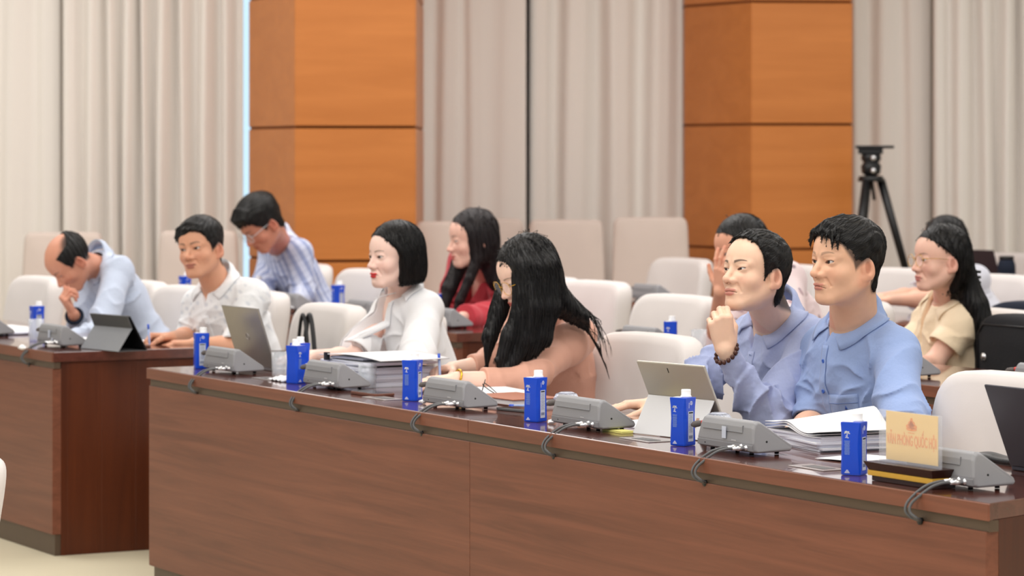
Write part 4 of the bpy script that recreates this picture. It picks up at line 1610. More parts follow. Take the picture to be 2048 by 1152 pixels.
def hair_bob(par):
    def f(p):
        q = p.copy()
        q[:, 0] = np.abs(q[:, 0])
        d = ell(q, (0, -.020, .034), (.087, .106, .098))
        d = smin(d, ell(q, (.040, -.030, -.040), (.052, .078, .086)), .04)
        d = smin(d, ell(q, (.0, -.058, -.050), (.070, .062, .075)), .03)
        d = d - .0010 * np.sin(np.arctan2(p[:, 0], -p[:, 1] - .02) * 70 + 4 * np.sin(p[:, 2] * 25))
        yc = np.interp(p[:, 2], [-.13, -.09, -.05, 0, .030, .055, .074, .090, .12], [-.010, -.008, -.008, -.004, .010, .036, .060, .2, .2])
        yc = yc + par.get('sweep', .0) * np.clip(p[:, 0], -.05, .05)
        inner = np.maximum(p[:, 1] - yc, -1)
        d = smax(d, inner * .9, .008)
        zb = -.100 - .10 * (p[:, 1] + .03)
        d = smax(d, zb - p[:, 2], .012)
        # leave the throat free
        d = smax(d, -ell(p, (0, .020, -.095), (.052, .075, .045)), .01)
        return d
    return f


def hair_long(par):
    """crown of long parted hair; the falling lengths are added in world space."""
    tuck = par.get('tuck', False)

    def f(p):
        q = p.copy()
        q[:, 0] = np.abs(q[:, 0])
        d = ell(q, (0, -.018, .033), (.083, .104, .096))
        d = smin(d, ell(q, (.030, -.035, -.035), (.052, .070, .080)), .04)
        d = d - .0011 * np.sin(np.arctan2(p[:, 0], -p[:, 1] - .02) * 64 + 4 * np.sin(p[:, 2] * 22 + 1)) - .0006 * np.sin(p[:, 0] * 500 + p[:, 1] * 300)
        if tuck:
            yc = np.interp(p[:, 2], [-.13, -.045, -.020, .012, .035, .060, .078, .094, .12], [-.040, -.040, -.040, -.022, .014, .046, .070, .2, .2])
        else:
            yc = np.interp(p[:, 2], [-.13, -.06, 0, .030, .055, .074, .090, .12], [.030, .030, .024, .030, .048, .068, .2, .2])
        yc = yc + par.get('sweep', 0) * np.clip(p[:, 0], -.05, .05)
        d = smax(d, (p[:, 1] - yc) * .9, .008)
        if par.get('part', True):
            d = smax(d, -rc(q, (0, .09, .100), (0, -.03, .134), .0022, .0018), .006)
        return d
    return f


# ------------------------------------------------------------------ hands
def hand_pts(wr, fdir, ndir, side, curls, tcurl=0.5, sc=1.0, spread=0.10, tdir=None):
    f_ = unit(fdir)
    n_ = unit(np.asarray(ndir, float) - f_ * float(np.dot(ndir, f_)))
    L_ = np.cross(f_, n_) * side
    wr = np.asarray(wr, float)
    fin = []
    lens = [(.041, .025, .020), (.045, .029, .021), (.042, .026, .020), (.033, .020, .018)]
    lat = [.0265, .0090, -.0085, -.0250]
    fw = [.088, .091, .087, .080]
    for i in range(4):
        c = curls[i] if isinstance(curls[0], (tuple, list)) else curls
        b = wr + (f_ * fw[i] + L_ * lat[i]) * sc
        d0 = unit(f_ + L_ * spread * (1.2, .35, -.45, -1.3)[i])
        ang = 0
        pts = [b]
        for l_, a in zip(lens[i], c):
            ang += math.radians(a)
            dd = d0 * math.cos(ang) + n_ * math.sin(ang)
            pts.append(pts[-1] + dd * l_ * sc)
        fin.append(pts)
    t0 = wr + (f_ * .022 + L_ * .022 + n_ * .008) * sc
    if tdir is None:
        d1 = unit(f_ * .70 + L_ * .70 + n_ * (.15 + .4 * tcurl))
        d2 = unit(f_ * .90 + L_ * (.45 - .5 * tcurl) + n_ * (.15 + .5 * tcurl))
        d3 = unit(f_ * .95 + L_ * (.25 - .8 * tcurl) + n_ * (.15 + .6 * tcurl))
    else:
        d1, d2, d3 = [unit(f_ * a + L_ * b + n_ * c) for a, b, c in tdir]
    th_ = [t0, t0 + d1 * .042 * sc, t0 + (d1 * .042 + d2 * .034) * sc, t0 + (d1 * .042 + d2 * .034 + d3 * .027) * sc]
    return dict(w=wr, f=f_, n=n_, L=L_, fin=fin, thumb=th_, sc=sc)


def hand_sdf(P, H):
    sc = H['sc']
    w, f_, n_, L_ = H['w'], H['f'], H['n'], H['L']
    d = None
    for i, pts in enumerate(H['fin']):
        lat = (.017, .006, -.006, -.016)[i]
        e = rc(P, w + (f_ * .012 + L_ * lat) * sc, pts[0] - n_ * .001, .0125 * sc, (.0112, .0112, .0105, .0098)[i] * sc)
        d = e if d is None else smin(d, e, .010 * sc)
    e = rc(P, H['thumb'][0], H['thumb'][1], .015 * sc, .0118 * sc)
    d = smin(d, e, .014 * sc)
    d = smin(d, ell(P, w + (f_ * .045 + L_ * .0 + n_ * .006) * sc, np.array([.030, .030, .012]) * sc, np.stack([L_, f_, n_], 1).astype(f32)), .01 * sc)
    for i, pts in enumerate(H['fin']):
        r = (.0090, .0092, .0086, .0076)[i] * sc
        e = chain(P, pts, [r * 1.06, r * .97, r * .90, r * .80], .002)
        # knuckles
        e = smin(e, rc(P, pts[1] - n_ * .0008, pts[1] + n_ * .0004, r * 1.04, r * 1.0), .003)
        d = smin(d, e, .0035 * sc)
    e = chain(P, H['thumb'][1:], [.0112 * sc, .0102 * sc, .0085 * sc], .003)
    d = smin(d, e, .004 * sc)
    return d


def group(f, pts, pad_):
    """evaluate f only near the bounding sphere of its points."""
    A_ = np.array([np.asarray(p, float) for p in pts])
    c = (A_.max(0) + A_.min(0)) / 2
    R_ = np.sqrt(((A_ - c) ** 2).sum(1)).max() + pad_

    def g(P):
        dd = np.sqrt(((P - c.astype(f32)) ** 2).sum(-1)) - R_
        m_ = dd < 0.05
        out = dd + 0.02
        if m_.any():
            out = out.copy()
            out[m_] = f(P[m_])
        return out
    return g


def ridge(x):
    return (1 - np.abs(np.sin(x))) ** 2


def cloth_fold(P, k1, k2, amp, seed=0.0, fr=1.0):
    """soft irregular drapery; k1, k2 = directions across the folds."""
    a = P @ np.asarray(k1, dtype=P.dtype)
    b = P @ np.asarray(k2, dtype=P.dtype)
    z = P[:, 2]
    w = .6 * np.sin(b * 17 * fr + seed) + .5 * np.sin(z * 13 * fr + seed * 2.1 + a * 9)
    r = ridge(a * 19 * fr + w + seed) * .9 + ridge(b * 15 * fr + 1.3 * w + seed * 1.7) * .6 + ridge((a + .8 * b) * 31 * fr + 1.8 * w + seed) * .4
    mod = .45 + .55 * np.sin(a * 7 + b * 6 + seed * 3) * np.sin(z * 8 + seed)
    return amp * (r - .55) * np.clip(mod, 0.1, 1)


def skinmat(name):
    m = mat(name, (255, 255, 255), rough=0.48, var=0.035, nscale=70, attr='Col', bump=0.12, bscale=420, bdist=0.0006, spec=0.4)
    b = m.node_tree.nodes['Principled BSDF']
    b.inputs['Subsurface Weight'].default_value = 0.12
    b.inputs['Subsurface Radius'].default_value = (0.012, 0.005, 0.003)
    b.inputs['Subsurface Scale'].default_value = 0.5
    return m


M['skin'] = skinmat('skin')
M['hair'] = mat('black_hair', (15, 13, 14), rough=0.42, var=0.5, nscale=3, spec=0.45, stretch=(60, 60, 5), bump=0.7, bscale=4.0, bdist=0.0015)
M['hair_cross'] = mat('black_short_hair', (16, 14, 14), rough=0.45, var=0.5, nscale=3, spec=0.4, stretch=(70, 12, 40), bump=0.8, bscale=4.0, bdist=0.0015)
M['hair_soft'] = mat('dark_brown_hair', (26, 17, 20), rough=0.45, var=0.4, nscale=3, spec=0.5, stretch=(60, 60, 5), bump=0.6, bscale=4.0, bdist=0.0015)


def fabric(name, rgb, **k):
    k.setdefault('rough', 0.85)
    k.setdefault('var', 0.035)
    k.setdefault('nscale', 30)
    k.setdefault('bump', 0.25)
    k.setdefault('bscale', 55)
    k.setdefault('bdist', 0.002)
    k.setdefault('sheen', 0.15)
    return mat(name, rgb, **k)


def march(field, o, d, maxd=0.6):
    o = np.asarray(o, float).copy()
    d = unit(d)
    t = 0.0
    for _ in range(60):
        v = float(field(np.array([o + d * t], dtype=f32))[0])
        if v < 0.0008:
            return o + d * t
        t += max(v * .7, .0008)
        if t > maxd:
            return None
    return o + d * t


def march_many(field, O, d, n=34):
    d = unit(d)
    t = np.zeros(len(O))
    for _ in range(n):
        v = field((O + d * t[:, None]).astype(f32))
        t += np.clip(v * .75, -0.004, .05)
    return O + d * t[:, None]


def white_col(o):
    at = o.data.color_attributes.new('Col', 'FLOAT_COLOR', 'POINT')
    at.data.foreach_set('color', np.ones(len(o.data.vertices) * 4, f32))
    return o


class Body:
    """Everything one seated person needs; world coordinates throughout."""

    def __init__(self, name, label, neck, head, pitch=0, yaw=0, roll=0, hs=1.0, sh=0.19, drop=0.035, twist=0,
                 skin=(225, 172, 146), par=None, pelvis=None, tilt=0.0, girth=1.0, seat_t=None, neck_r=.055):
        self.NB = V3(neck)
        self.hs = hs
        self.par = par or {}
        self.HR = BASE @ rotm(yaw, pitch, roll)
        self.HO = V3(head)
        self.skin = np.array(lin(skin))
        t0 = self.NB
        self.PB = V3(pelvis) if pelvis is not None else t0 + BASE @ np.array([0, -0.06, -0.50])
        self.root = empty('person', (self.PB[0], self.PB[1], 0), 0, label, 'person')
        self.zt = unit(self.NB - self.PB)
        x = BASE @ np.array(Matrix.Rotation(math.radians(twist), 3, 'Z')) @ np.array([1.0, 0, 0])
        x = unit(x - self.zt * x.dot(self.zt))
        self.xt, self.yt = x, np.cross(self.zt, x)
        self.TR = np.stack([self.xt, self.yt, self.zt], 1)
        self.sh, self.g = sh, girth
        self.S = {}
        for k, sg in (('R', 1), ('L', -1)):
            self.S[k] = self.NB + self.xt * sg * (sh - .035) - self.zt * (drop + .022 + sg * tilt) - self.yt * .012
        self.neck_r = neck_r
        self.E, self.Wr, self.H = {}, {}, {}
        self.body = Mesh()

    def Tp(self, x, y, z):
        return self.NB + self.TR @ np.array([x, y, z])

    def v(self, x, y, z):
        return BASE @ np.array([x, y, z], float)

    def arm(self, k, elbow, wrist, hand=None):
        self.E[k], self.Wr[k] = V3(elbow), V3(wrist)
        if hand:
            h = dict(hand)
            fd = BASE @ np.array(h.pop('f'), float)
            nd = BASE @ np.array(h.pop('n'), float)
            self.H[k] = hand_pts(self.Wr[k], fd, nd, 1 if k == 'R' else -1, h.pop('curls'), **h)

    def h2l(self, P):
        return (((P - self.HO.astype(P.dtype)) @ self.HR.astype(P.dtype)) / self.hs).astype(P.dtype)

    def hp(self, x, y, z):
        return self.HO + self.HR @ (np.array([x, y, z]) * self.hs)

    def neck_f(self, P):
        a = self.hp(0, -.022, -.035)
        b = self.NB - self.zt * .03
        return rc(P, a, b, self.neck_r * .94 * self.hs, self.neck_r * 1.1)

    def torso_f(self, P, off=0.0):
        g = self.g
        NB, zt, yt = self.NB, self.zt, self.yt
        R_ = self.TR.astype(f32)
        L_ = np.linalg.norm(self.NB - self.PB)
        d = rc(P, self.S['L'], self.S['R'], .048, .048)
        d = smin(d, ell(P, self.Tp(0, .004, -.17), (self.sh * .86 * g, .112 * g, .20), R_), .05)
        d = smin(d, ell(P, self.Tp(0, .008 + .02 * (g - 1) * 5, -L_ + .14), (self.sh * .84 * g, .118 * g, .22), R_), .06)
        for k in 'LR':
            d = smin(d, rc(P, NB - zt * .004 - yt * .010, self.S[k], .043, .050), .035)
        return d - off

    def build_body(self, h=0.0021, hh=0.0020, show=('head', 'hands')):
        par, hs = self.par, self.hs
        hp = {k: par[k] for k in ('fem', 'wide', 'eye', 'smile', 'jaw') if k in par}

        def hf(P):
            pl = self.h2l(P)
            bd = ell(pl, (0, .005, -.005), (.11, .135, .15))
            m_ = bd < 0.03
            out = bd.copy() + .012
            if m_.any():
                out[m_] = head_sdf(pl[m_], **hp)
            d = out * hs
            return smin(d, self.neck_f(P), .022 * hs)
        c = (self.HO + self.NB) / 2
        pts = [self.hp(0, .12, 0), self.hp(0, -.12, 0), self.hp(.1, 0, 0), self.hp(-.1, 0, 0), self.hp(0, 0, .125), self.hp(0, .06, -.13), self.NB - self.zt * .06 + self.xt * .07, self.NB - self.zt * .06 - self.xt * .07, self.NB - self.zt * .05 + self.yt * .07, self.NB - self.zt * .05 - self.yt * .07]
        A_ = np.array(pts)
        pos, q = surface(hf, A_.min(0) - .012, A_.max(0) + .012, h)
        self.body.add(pos, q, lambda p: head_color(self.h2l(p), self.skin, par))
        # eyeballs
        iris = np.array([.030, .016, .012])
        gz = par.get('gaze', (0, 0))
        for sx in (-1, 1):
            c0 = self.hp(sx * .031, .0695, -.0008)
            r = .0122 * hs
            pos, q = surface(lambda P: rc(P, c0, c0 + 1e-6, r, r), c0 - r - .003, c0 + r + .003, .0011 * hs)

            def ec(p, c0=c0, sx=sx):
                l_ = (self.h2l(p) - np.array([sx * .031, .0695, -.0008]))
                l_ = l_ / np.linalg.norm(l_, axis=1, keepdims=True)
                gd = unit([math.sin(math.radians(gz[0])), 1, math.sin(math.radians(gz[1]))])
                a = np.degrees(np.arccos(np.clip(l_ @ gd, -1, 1)))
                c_ = np.tile(np.array([.62, .58, .57]), (len(p), 1))
                c_ = mixc(c_, iris, 1 - sm(a, 27, 31))
                return mixc(c_, np.array([.005, .004, .004]), 1 - sm(a, 12, 15))
            self.body.add(pos, q, ec, 1)
        # arms and hands
        for k in self.E:
            S_, E_, W_ = self.S[k], self.E[k], self.Wr[k]
            r = self.par.get('armr', 1.0)
            armf = lambda P, S_=S_, E_=E_, W_=W_: smin(rc(P, S_, E_, .044 * r, .038 * r), smin(rc(P, E_, E_ + (W_ - E_) * .35, .037 * r, .038 * r), rc(P, E_ + (W_ - E_) * .3, W_, .038 * r, .0245 * r), .02), .02)
            H = self.H.get(k)
            if H is not None:
                hf2 = lambda P, H=H, armf=armf: smin(hand_sdf(P, H), armf(P), .014)
                ap = [W_ - unit(W_ - E_) * .03] + H['thumb'] + [x for f_ in H['fin'] for x in f_]
                A_ = np.array(ap)
                pos, q = surface(hf2, A_.min(0) - .016, A_.max(0) + .016, hh)
                tips = np.array([f_[-1] for f_ in H['fin']] + [H['thumb'][-1]])
                kn = np.array([f_[0] for f_ in H['fin']] + [f_[1] for f_ in H['fin']])

                def hc(p, tips=tips, kn=kn):
                    c_ = np.tile(self.skin, (len(p), 1))
                    d = np.sqrt(((p[:, None] - tips[None]) ** 2).sum(-1)).min(1)
                    c_ = c_ * (1 - np.array([0, .12, .12]) * (1 - sm(d, .006, .018))[:, None])
                    d = np.sqrt(((p[:, None] - kn[None]) ** 2).sum(-1)).min(1)
                    return c_ * (1 - np.array([.02, .10, .10]) * (1 - sm(d, .006, .016))[:, None])
                self.body.add(pos, q, hc)
            A_ = np.array([S_, E_, W_])
            pos, q = surface(armf, A_.min(0) - .06, A_.max(0) + .06, .005)
            self.body.add(pos, q, lambda p: np.tile(self.skin, (len(p), 1)))
        # torso under the clothes, one with the neck
        tf = lambda P: smin(self.torso_f(P, -.012), self.neck_f(P), .03)
        A_ = np.array([self.S['L'], self.S['R'], self.PB, self.NB])
        pos, q = surface(tf, A_.min(0) - .17, A_.max(0) + .17, .0075)
        keep = (pos @ self.zt) - self.NB @ self.zt < .02
        pos2, q2 = pos, q[keep[q].all(1)]
        self.body.add(pos2, q2, lambda p: np.tile(self.skin, (len(p), 1)))
        o = self.body.build('body', [M['skin'], M['eye']], self.root)
        return o

    def legs(self, mt='trousers', knee=0.42, knee_dx=0.09):
        m = Mesh()
        P_ = self.PB.copy()
        P_[2] = max(P_[2], 0.52)
        pts = []
        for sg in (-1, 1):
            hip = P_ + self.v(sg * .085, .0, -.01)
            kn = P_ + self.v(sg * .11, knee, -.02)
            kn[2] = 0.50
            an = kn + self.v(0, .02, 0)
            an[2] = 0.09
            pts.append((hip, kn, an))
        def f(P):
            d = ell(P, P_ + self.v(0, 0, -.01), (.17 * self.g, .135 * self.g, .10), BASE.astype(f32))
            for hip, kn, an in pts:
                d = smin(d, rc(P, hip, kn, .082, .060), .03)
                d = smin(d, rc(P, kn, an, .058, .042), .02)
            return d
        A_ = np.array([x for p3 in pts for x in p3])
        pos, q = surface(f, A_.min(0) - .17, A_.max(0) + .17, .011)
        m.add(pos, q)
        m.build('trousers', M[mt], self.root)
        for hip, kn, an in pts:
            m = Mesh()
            a, b = an + self.v(0, -.04, 0), an + self.v(0, .15, 0)
            a[2] = .05
            b[2] = .035
            g_ = lambda P: np.maximum(rc(P, a, b, .048, .034), .002 - P[:, 2])
            pos, q = surface(g_, np.minimum(a, b) - .06, np.maximum(a, b) + .06, .008)
            m.add(pos, q)
            m.build('shoe', M['shoe'], self.root)

    # -------------------------------------------------------------- clothes
    def shirt_field(self, sleeve=dict(L=1.0, R=1.0), r0=.060, r1=.052, r2=.040, amp=.005, seed=1.0, vneck=0.05, vwide=.028, neck_hole=.066, loose=.0, hem=.0, puff=0.0, foldk=None, extra=None, forek=1.0, tk=.022):
        xt, yt, zt = self.xt, self.yt, self.zt
        k1 = unit(xt * .8 + zt * .5) if foldk is None else foldk[0]
        k2 = unit(-xt * .5 + zt * .8) if foldk is None else foldk[1]
        S, E, Wr = self.S, self.E, self.Wr

        def f(P):
            d = self.torso_f(P, .010 + loose)
            tl = (P - self.NB.astype(f32)) @ self.TR.astype(f32)
            lower = sm(-tl[:, 2], .10, .35)
            d = d - cloth_fold(P, k1, k2, amp * 2.6, seed, .8) * (.55 + .45 * lower)
            for sg in (-1, 1):
                dx_, dz_ = tl[:, 0] - sg * (self.sh - .045), tl[:, 2] + .135
                an_ = np.arctan2(dz_, -sg * dx_)
                rr_ = np.sqrt(dx_ * dx_ + dz_ * dz_)
                fan = ridge(an_ * 3.2 + .5 * np.sin(rr_ * 40 + seed) + seed + sg) * np.exp(-rr_ / .10) * sm(rr_, .01, .05)
                d = d - amp * 1.5 * fan * 1.3 * (tl[:, 1] > -.05)
            for k in self.E:
                S_, E_, W_ = S[k], E[k], Wr[k]
                u = sleeve[k]
                ax = unit(E_ - S_)
                ra = r0 + loose + puff * .5
                Lu = np.linalg.norm(E_ - S_)
                t = np.clip(((P - S_.astype(f32)) @ ax.astype(f32)) / Lu, 0, 1)
                prof = ra + (r1 + loose - ra) * t + puff * np.sin(np.clip(t * 2.6, 0, 1) * math.pi) * .8
                dd = P - S_.astype(f32) - (t * Lu)[:, None] * ax.astype(f32)
                e = np.sqrt((dd * dd).sum(-1)) - prof
                side = np.cross(ax, unit(W_ - E_))
                tt = t * (1.0 if u > 1 else 1.0)
                crease = ridge(t * 10 + 1.6 * np.sin((dd @ unit(np.cross(ax, side)).astype(f32)) * 30 + seed) + seed) * sm(t, .35, 1.0) + .5 * ridge(t * 5 - (dd @ side.astype(f32)) * 22 + seed * 2)
                e = e - amp * 2.0 * (crease - .35) * (1 - .8 * sm(t, u - .22, u - .06) if u <= 1 else 1.0)
                if u <= 1.0:
                    # flat hem
                    hemd = ((P - (S_ + ax * Lu * u).astype(f32)) @ ax.astype(f32))
                    e = np.maximum(e, hemd)
                    rin = .046 * self.par.get('armr', 1.0) + .004
                    core = np.sqrt((dd * dd).sum(-1)) - (prof - .009)
                    e = smax(e, -np.maximum(core, -(hemd + .022)), .003)
                else:
                    ax2 = unit(W_ - E_)
                    Lf = np.linalg.norm(W_ - E_)
                    uu = (u - 1.0)
                    t2 = np.clip(((P - E_.astype(f32)) @ ax2.astype(f32)) / Lf, 0, 1)
                    d2 = P - E_.astype(f32) - (t2 * Lf)[:, None] * ax2.astype(f32)
                    pr = (r1 + loose) + (r2 - r1 - loose) * sm(t2, 0.0, uu * .95)
                    cr2 = ridge(t2 * 8 + 2.0 * np.sin((d2 @ side.astype(f32)) * 28 + seed * 1.3) + seed) * (1 - sm(t2, .45, .8)) + .6 * ridge(t2 * 4 + (d2 @ np.cross(ax2, side).astype(f32)) * 40 + seed)
                    e2 = np.sqrt((d2 * d2).sum(-1)) - pr - amp * 1.6 * forek * (cr2 - .35) * (1 - sm(t2, uu - .25, uu - .12))
                    hd = ((P - (E_ + ax2 * Lf * uu).astype(f32)) @ ax2.astype(f32))
                    e2 = np.maximum(e2, hd)
                    e = smin(e, e2, .018)
                d = smin(d, e, tk)
            if extra is not None:
                d = extra(d, P)
            # neck opening
            a = self.NB - self.zt * .012
            b = self.hp(0, -.02, -.05)
            d = smax(d, -rc(P, a, b + (b - a) * .5, neck_hole, neck_hole * 1.0), .006)
            if vneck:
                top = self.Tp(0, .02, .05)
                bot = self.Tp(0, .05, -vneck)
                out = self.yt * .16
                w = np.clip((tl[:, 2] + vneck) / (vneck + .02), 0, 1.5)
                cutv = np.maximum(np.abs(tl[:, 0]) - vwide * w, np.maximum(-tl[:, 1] + .01, -tl[:, 2] - vneck))
                d = smax(d, -cutv, .003)
            # bottom edge
            d = np.maximum(d, (self.PB[2] - .03 + hem) - P[:, 2])
            return d
        self.sf = f
        return f

    def build_shirt(self, name, material, h=.0042, colf=None, **kw):
        f = self.shirt_field(**kw)
        A_ = np.array([self.S['L'], self.S['R'], self.PB, self.NB + self.zt * .06] + list(self.E.values()) + list(self.Wr.values()))
        pos, q = surface(f, A_.min(0) - .15, A_.max(0) + .15, h)
        m = Mesh()
        m.add(pos, q, colf)
        self.shirt = m.build(name, M[material] if isinstance(material, str) else material, self.root)
        return self.shirt

    def patch(self, name, fn, nu, nv, material, parent=None, off=.002, solid=.0016, direction=None):
        """cloth piece lying on the garment: fn(u,v) -> torso (x,z)[, extra offset]; marched on to the garment from the front."""
        O = []
        ex = []
        for j in range(nv):
            for i in range(nu):
                r = fn(i / (nu - 1), j / (nv - 1))
                O.append(self.Tp(r[0], .30, r[1]))
                ex.append(r[2] if len(r) > 2 else 0.0)
        d = -self.yt if direction is None else direction
        O = np.array(O)
        Q = march_many(self.sf, O, d)
        bad = np.abs(self.sf(Q.astype(f32))) > .012
        if bad.any() and not bad.all():
            tt = (Q - O) @ unit(d)
            g2 = np.where(bad, np.nan, tt).reshape(nv, nu)
            row = np.nanmedian(g2, axis=1)
            row = np.where(np.isnan(row), np.nanmedian(tt[~bad]), row)
            tt = np.where(np.isnan(g2), row[:, None], g2).ravel()
            Q = O + tt[:, None] * unit(d)
        Q = Q - unit(d) * (off + np.array(ex))[:, None]
        m = MB()
        pl = Vector(self.root.location)
        vs = [Vector(x) - pl for x in Q]
        fs = [(j * nu + i, j * nu + i + 1, (j + 1) * nu + i + 1, (j + 1) * nu + i) for j in range(nv - 1) for i in range(nu - 1)]
        m.add(vs, fs, 0, None, True)
        return white_col(m.build(name, M[material] if isinstance(material, str) else material, parent or self.root, solid=solid))

    def collar(self, material, r=.066, stand=.030, leaf=.044, tip=.0, gap=20, parent=None, spread=.02, back=.088, front=.004, flare=.014, **_):
        """shirt collar: a stand round the neck and a leaf folded down with two points."""
        cx = self.NB - self.yt * .004
        nd = unit(self.hp(0, -.022, -.035) - self.NB)
        up = unit(self.zt * .6 + nd * .4)
        xa = unit(self.xt - up * self.xt.dot(up))
        ya = np.cross(up, xa)
        nphi = 61
        rows = []
        O = []
        for i in range(nphi):
            a = -180 + gap + (360 - 2 * gap) * i / (nphi - 1)       # 0 = back
            ar = math.radians(a)
            dirv = xa * math.sin(ar) - ya * math.cos(ar)
            fr_ = (1 - math.cos(ar)) / 2                             # 1 at the front
            zt_ = back * (1 - fr_) + front * fr_
            rr = r * (1 + .04 * abs(math.sin(ar)))
            inner0 = cx + dirv * (rr - .002) + up * (zt_ - .035)
            top = cx + dirv * (rr + .002) + up * zt_
            tipf = max(0.0, (abs(a) - 95) / (85 - gap)) ** 2.2
            lf = leaf + tip * .55 * tipf
            sidev = xa * (1 if a > 0 else -1)
            outm = top + dirv * (flare * .8 + .003) - up * lf * .45
            outb = top + dirv * (flare * 1.5 + .006) - up * lf + (sidev * .9 - ya * .45) * (spread * tipf)
            outm = outm + (sidev * .9 - ya * .45) * (spread * tipf * .45)
            rows.append([inner0, top + dirv * .001 + up * .0015, outm, outb])
        A_ = np.array(rows)
        # rest the leaf on the garment
        DV = A_[:, 1, :] - cx
        DV = DV - (DV @ up)[:, None] * up
        DV = DV / np.linalg.norm(DV, axis=1, keepdims=True)
        for k, tgt, wo in ((1, .003, .0), (2, .007, .7), (3, .005, .9)):
            p = A_[:, k, :]
            dr = DV * wo + up
            dr = dr / np.linalg.norm(dr, axis=1, keepdims=True)
            for _ in range(26):
                v0 = self.sf(p.astype(f32))
                p = p + dr * np.clip((tgt - v0), 0, .004)[:, None] * .9
            if k == 3:                      # drop an over-hanging edge on to the cloth
                for _ in range(14):
                    v0 = self.sf(p.astype(f32))
                    p = p - dr * np.clip((v0 - .012), 0, .003)[:, None] * .7
            A_[:, k, :] = p
        A_[:, 0, :] = A_[:, 1, :] - up * .03 - DV * .003
        m = MB()
        pl = Vector(self.root.location)
        # denser rows through interpolation
        vs = []
        R_ = []
        for i in range(nphi):
            a_, b_, c_, d_ = A_[i]
            R_.append([a_, a_ * .5 + b_ * .5, b_, b_ * .45 + c_ * .55 + (c_ - d_) * .0, c_, c_ * .5 + d_ * .5, d_])
        nr = len(R_[0])
        for i in range(nphi):
            for x in R_[i]:
                vs.append(Vector(x) - pl)
        fs = [(i * nr + j, i * nr + j + 1, (i + 1) * nr + j + 1, (i + 1) * nr + j) for i in range(nphi - 1) for j in range(nr - 1)]
        m.add(vs, fs, 0, None, True)
        return white_col(m.build('collar', M[material] if isinstance(material, str) else material, parent or self.shirt, solid=.0018))

    def buttons(self, zs, matn, x=0.0, r=.0055, parent=None):
        for z in zs:
            q = march(self.sf, self.Tp(x, .3, z), -self.yt)
            if q is None:
                continue
            q = q + self.yt * .0025
            Rm = Matrix(np.stack([self.xt, self.zt, -self.yt], 1).tolist()).to_4x4()
            T = Matrix.Translation(Vector(q) - Vector(self.root.location)) @ Rm @ Matrix.Rotation(math.pi, 4, 'X')
            MB().lathe([(0, -.001), (r, -.001), (r, .001), (r * .7, .0014), (r * .6, .0008), (0, .0008)], 14, T=T).build('button', M[matn], parent or self.shirt)

    def build_hair(self, f_local, material='hair', world=None, h=.0026, ext=None, name='hair', strands=900, steps=5, step=.011, flow='short', sr=.0008):
        hs = self.hs

        def f(P):
            d = f_local(self.h2l(P)) * hs
            if world is not None:
                d = world(d, P)
            return d
        pts = [self.hp(*p) for p in ((0, .125, .02), (0, -.14, .02), (.115, 0, 0), (-.115, 0, 0), (0, 0, .15), (0, 0, -.135), (.09, -.1, -.12), (-.09, -.1, -.12), (.09, .1, .1), (-.09, .1, .1))]
        A_ = np.array(pts + ([np.asarray(x, float) for x in ext] if ext is not None else []))
        pos, q = surface(f, A_.min(0) - .02, A_.max(0) + .02, h)
        m = Mesh()
        m.add(pos, q)
        if strands:
            rs = np.random.RandomState(int(abs(self.NB[0]) * 1000) % 9999)
            P = pos[rs.randint(0, len(pos), strands)].astype(np.float64)
            crown = np.array([0.0, -.055, .11])
            path = [P]

            def grad(P):
                v0 = f(P.astype(f32)).astype(np.float64)
                e = 1.5e-3
                g_ = np.stack([f((P + np.eye(3)[i] * e).astype(f32)) - v0 for i in range(3)], 1) / e
                return v0, g_ / (np.linalg.norm(g_, axis=1, keepdims=True) + 1e-9)
            jit = rs.normal(0, .08, (strands, 3))
            up0 = rs.uniform(-.0003, .0006, strands)
            prev = None
            alive = np.ones(strands, bool)
            for k_ in range(steps):
                v0, n_ = grad(P)
                if k_ > 0:
                    alive &= v0 < (.0045 if flow == 'short' else .006)
                P = P + n_ * (np.clip(up0 - v0, -.004, .004))[:, None]
                path[-1] = P
                L_ = (P - self.HO) @ self.HR / hs
                if flow == 'short':
                    d = L_ - crown
                    d[:, 2] *= .5
                    d = d + np.array([0, .05, -.02]) * sm(L_[:, 1], -.03, .04)[:, None] + np.array([0, -.02, -.06]) * sm(-L_[:, 2], -.06, .02)[:, None]
                    d = d @ self.HR.T
                else:
                    side_ = np.sign(L_[:, 0]) * sm(L_[:, 2], .05, .12)
                    d = np.tile(np.array([0, 0, -1.0]), (len(P), 1)) + (np.stack([side_ * 1.2, -.25 * np.ones(len(P)) * (L_[:, 2] > 0), 0 * side_], 1) @ self.HR.T)
                d = d / (np.linalg.norm(d, axis=1, keepdims=True) + 1e-9) + jit
                d = d - n_ * (d * n_).sum(1, keepdims=True)
                d = d / (np.linalg.norm(d, axis=1, keepdims=True) + 1e-9)
                if prev is not None:
                    d = .5 * d + .5 * prev
                prev = d
                P = P + d * (step * alive + 1e-5)[:, None]
                path.append(P)
            pth = np.array(path)                      # steps+1, n, 3
            K, n = pth.shape[0], strands
            _, n_ = grad(pth[K // 2])
            rad = sr * np.array([.5] + [1.0] * (K - 3) + [.7, .15])
            V = []
            for k_ in range(K):
                t = pth[min(k_ + 1, K - 1)] - pth[max(k_ - 1, 0)]
                t = t / (np.linalg.norm(t, axis=1, keepdims=True) + 1e-9)
                b = np.cross(t, n_)
                b = b / (np.linalg.norm(b, axis=1, keepdims=True) + 1e-9)
                nn = np.cross(b, t)
                for c_, s_ in ((0.95, 0.3), (-0.95, 0.3), (0, -1.0)):
                    V.append(pth[k_] + (b * c_ + nn * s_ * .7) * rad[k_])
            V = np.array(V).reshape(K, 3, n, 3).transpose(2, 0, 1, 3).reshape(-1, 3)
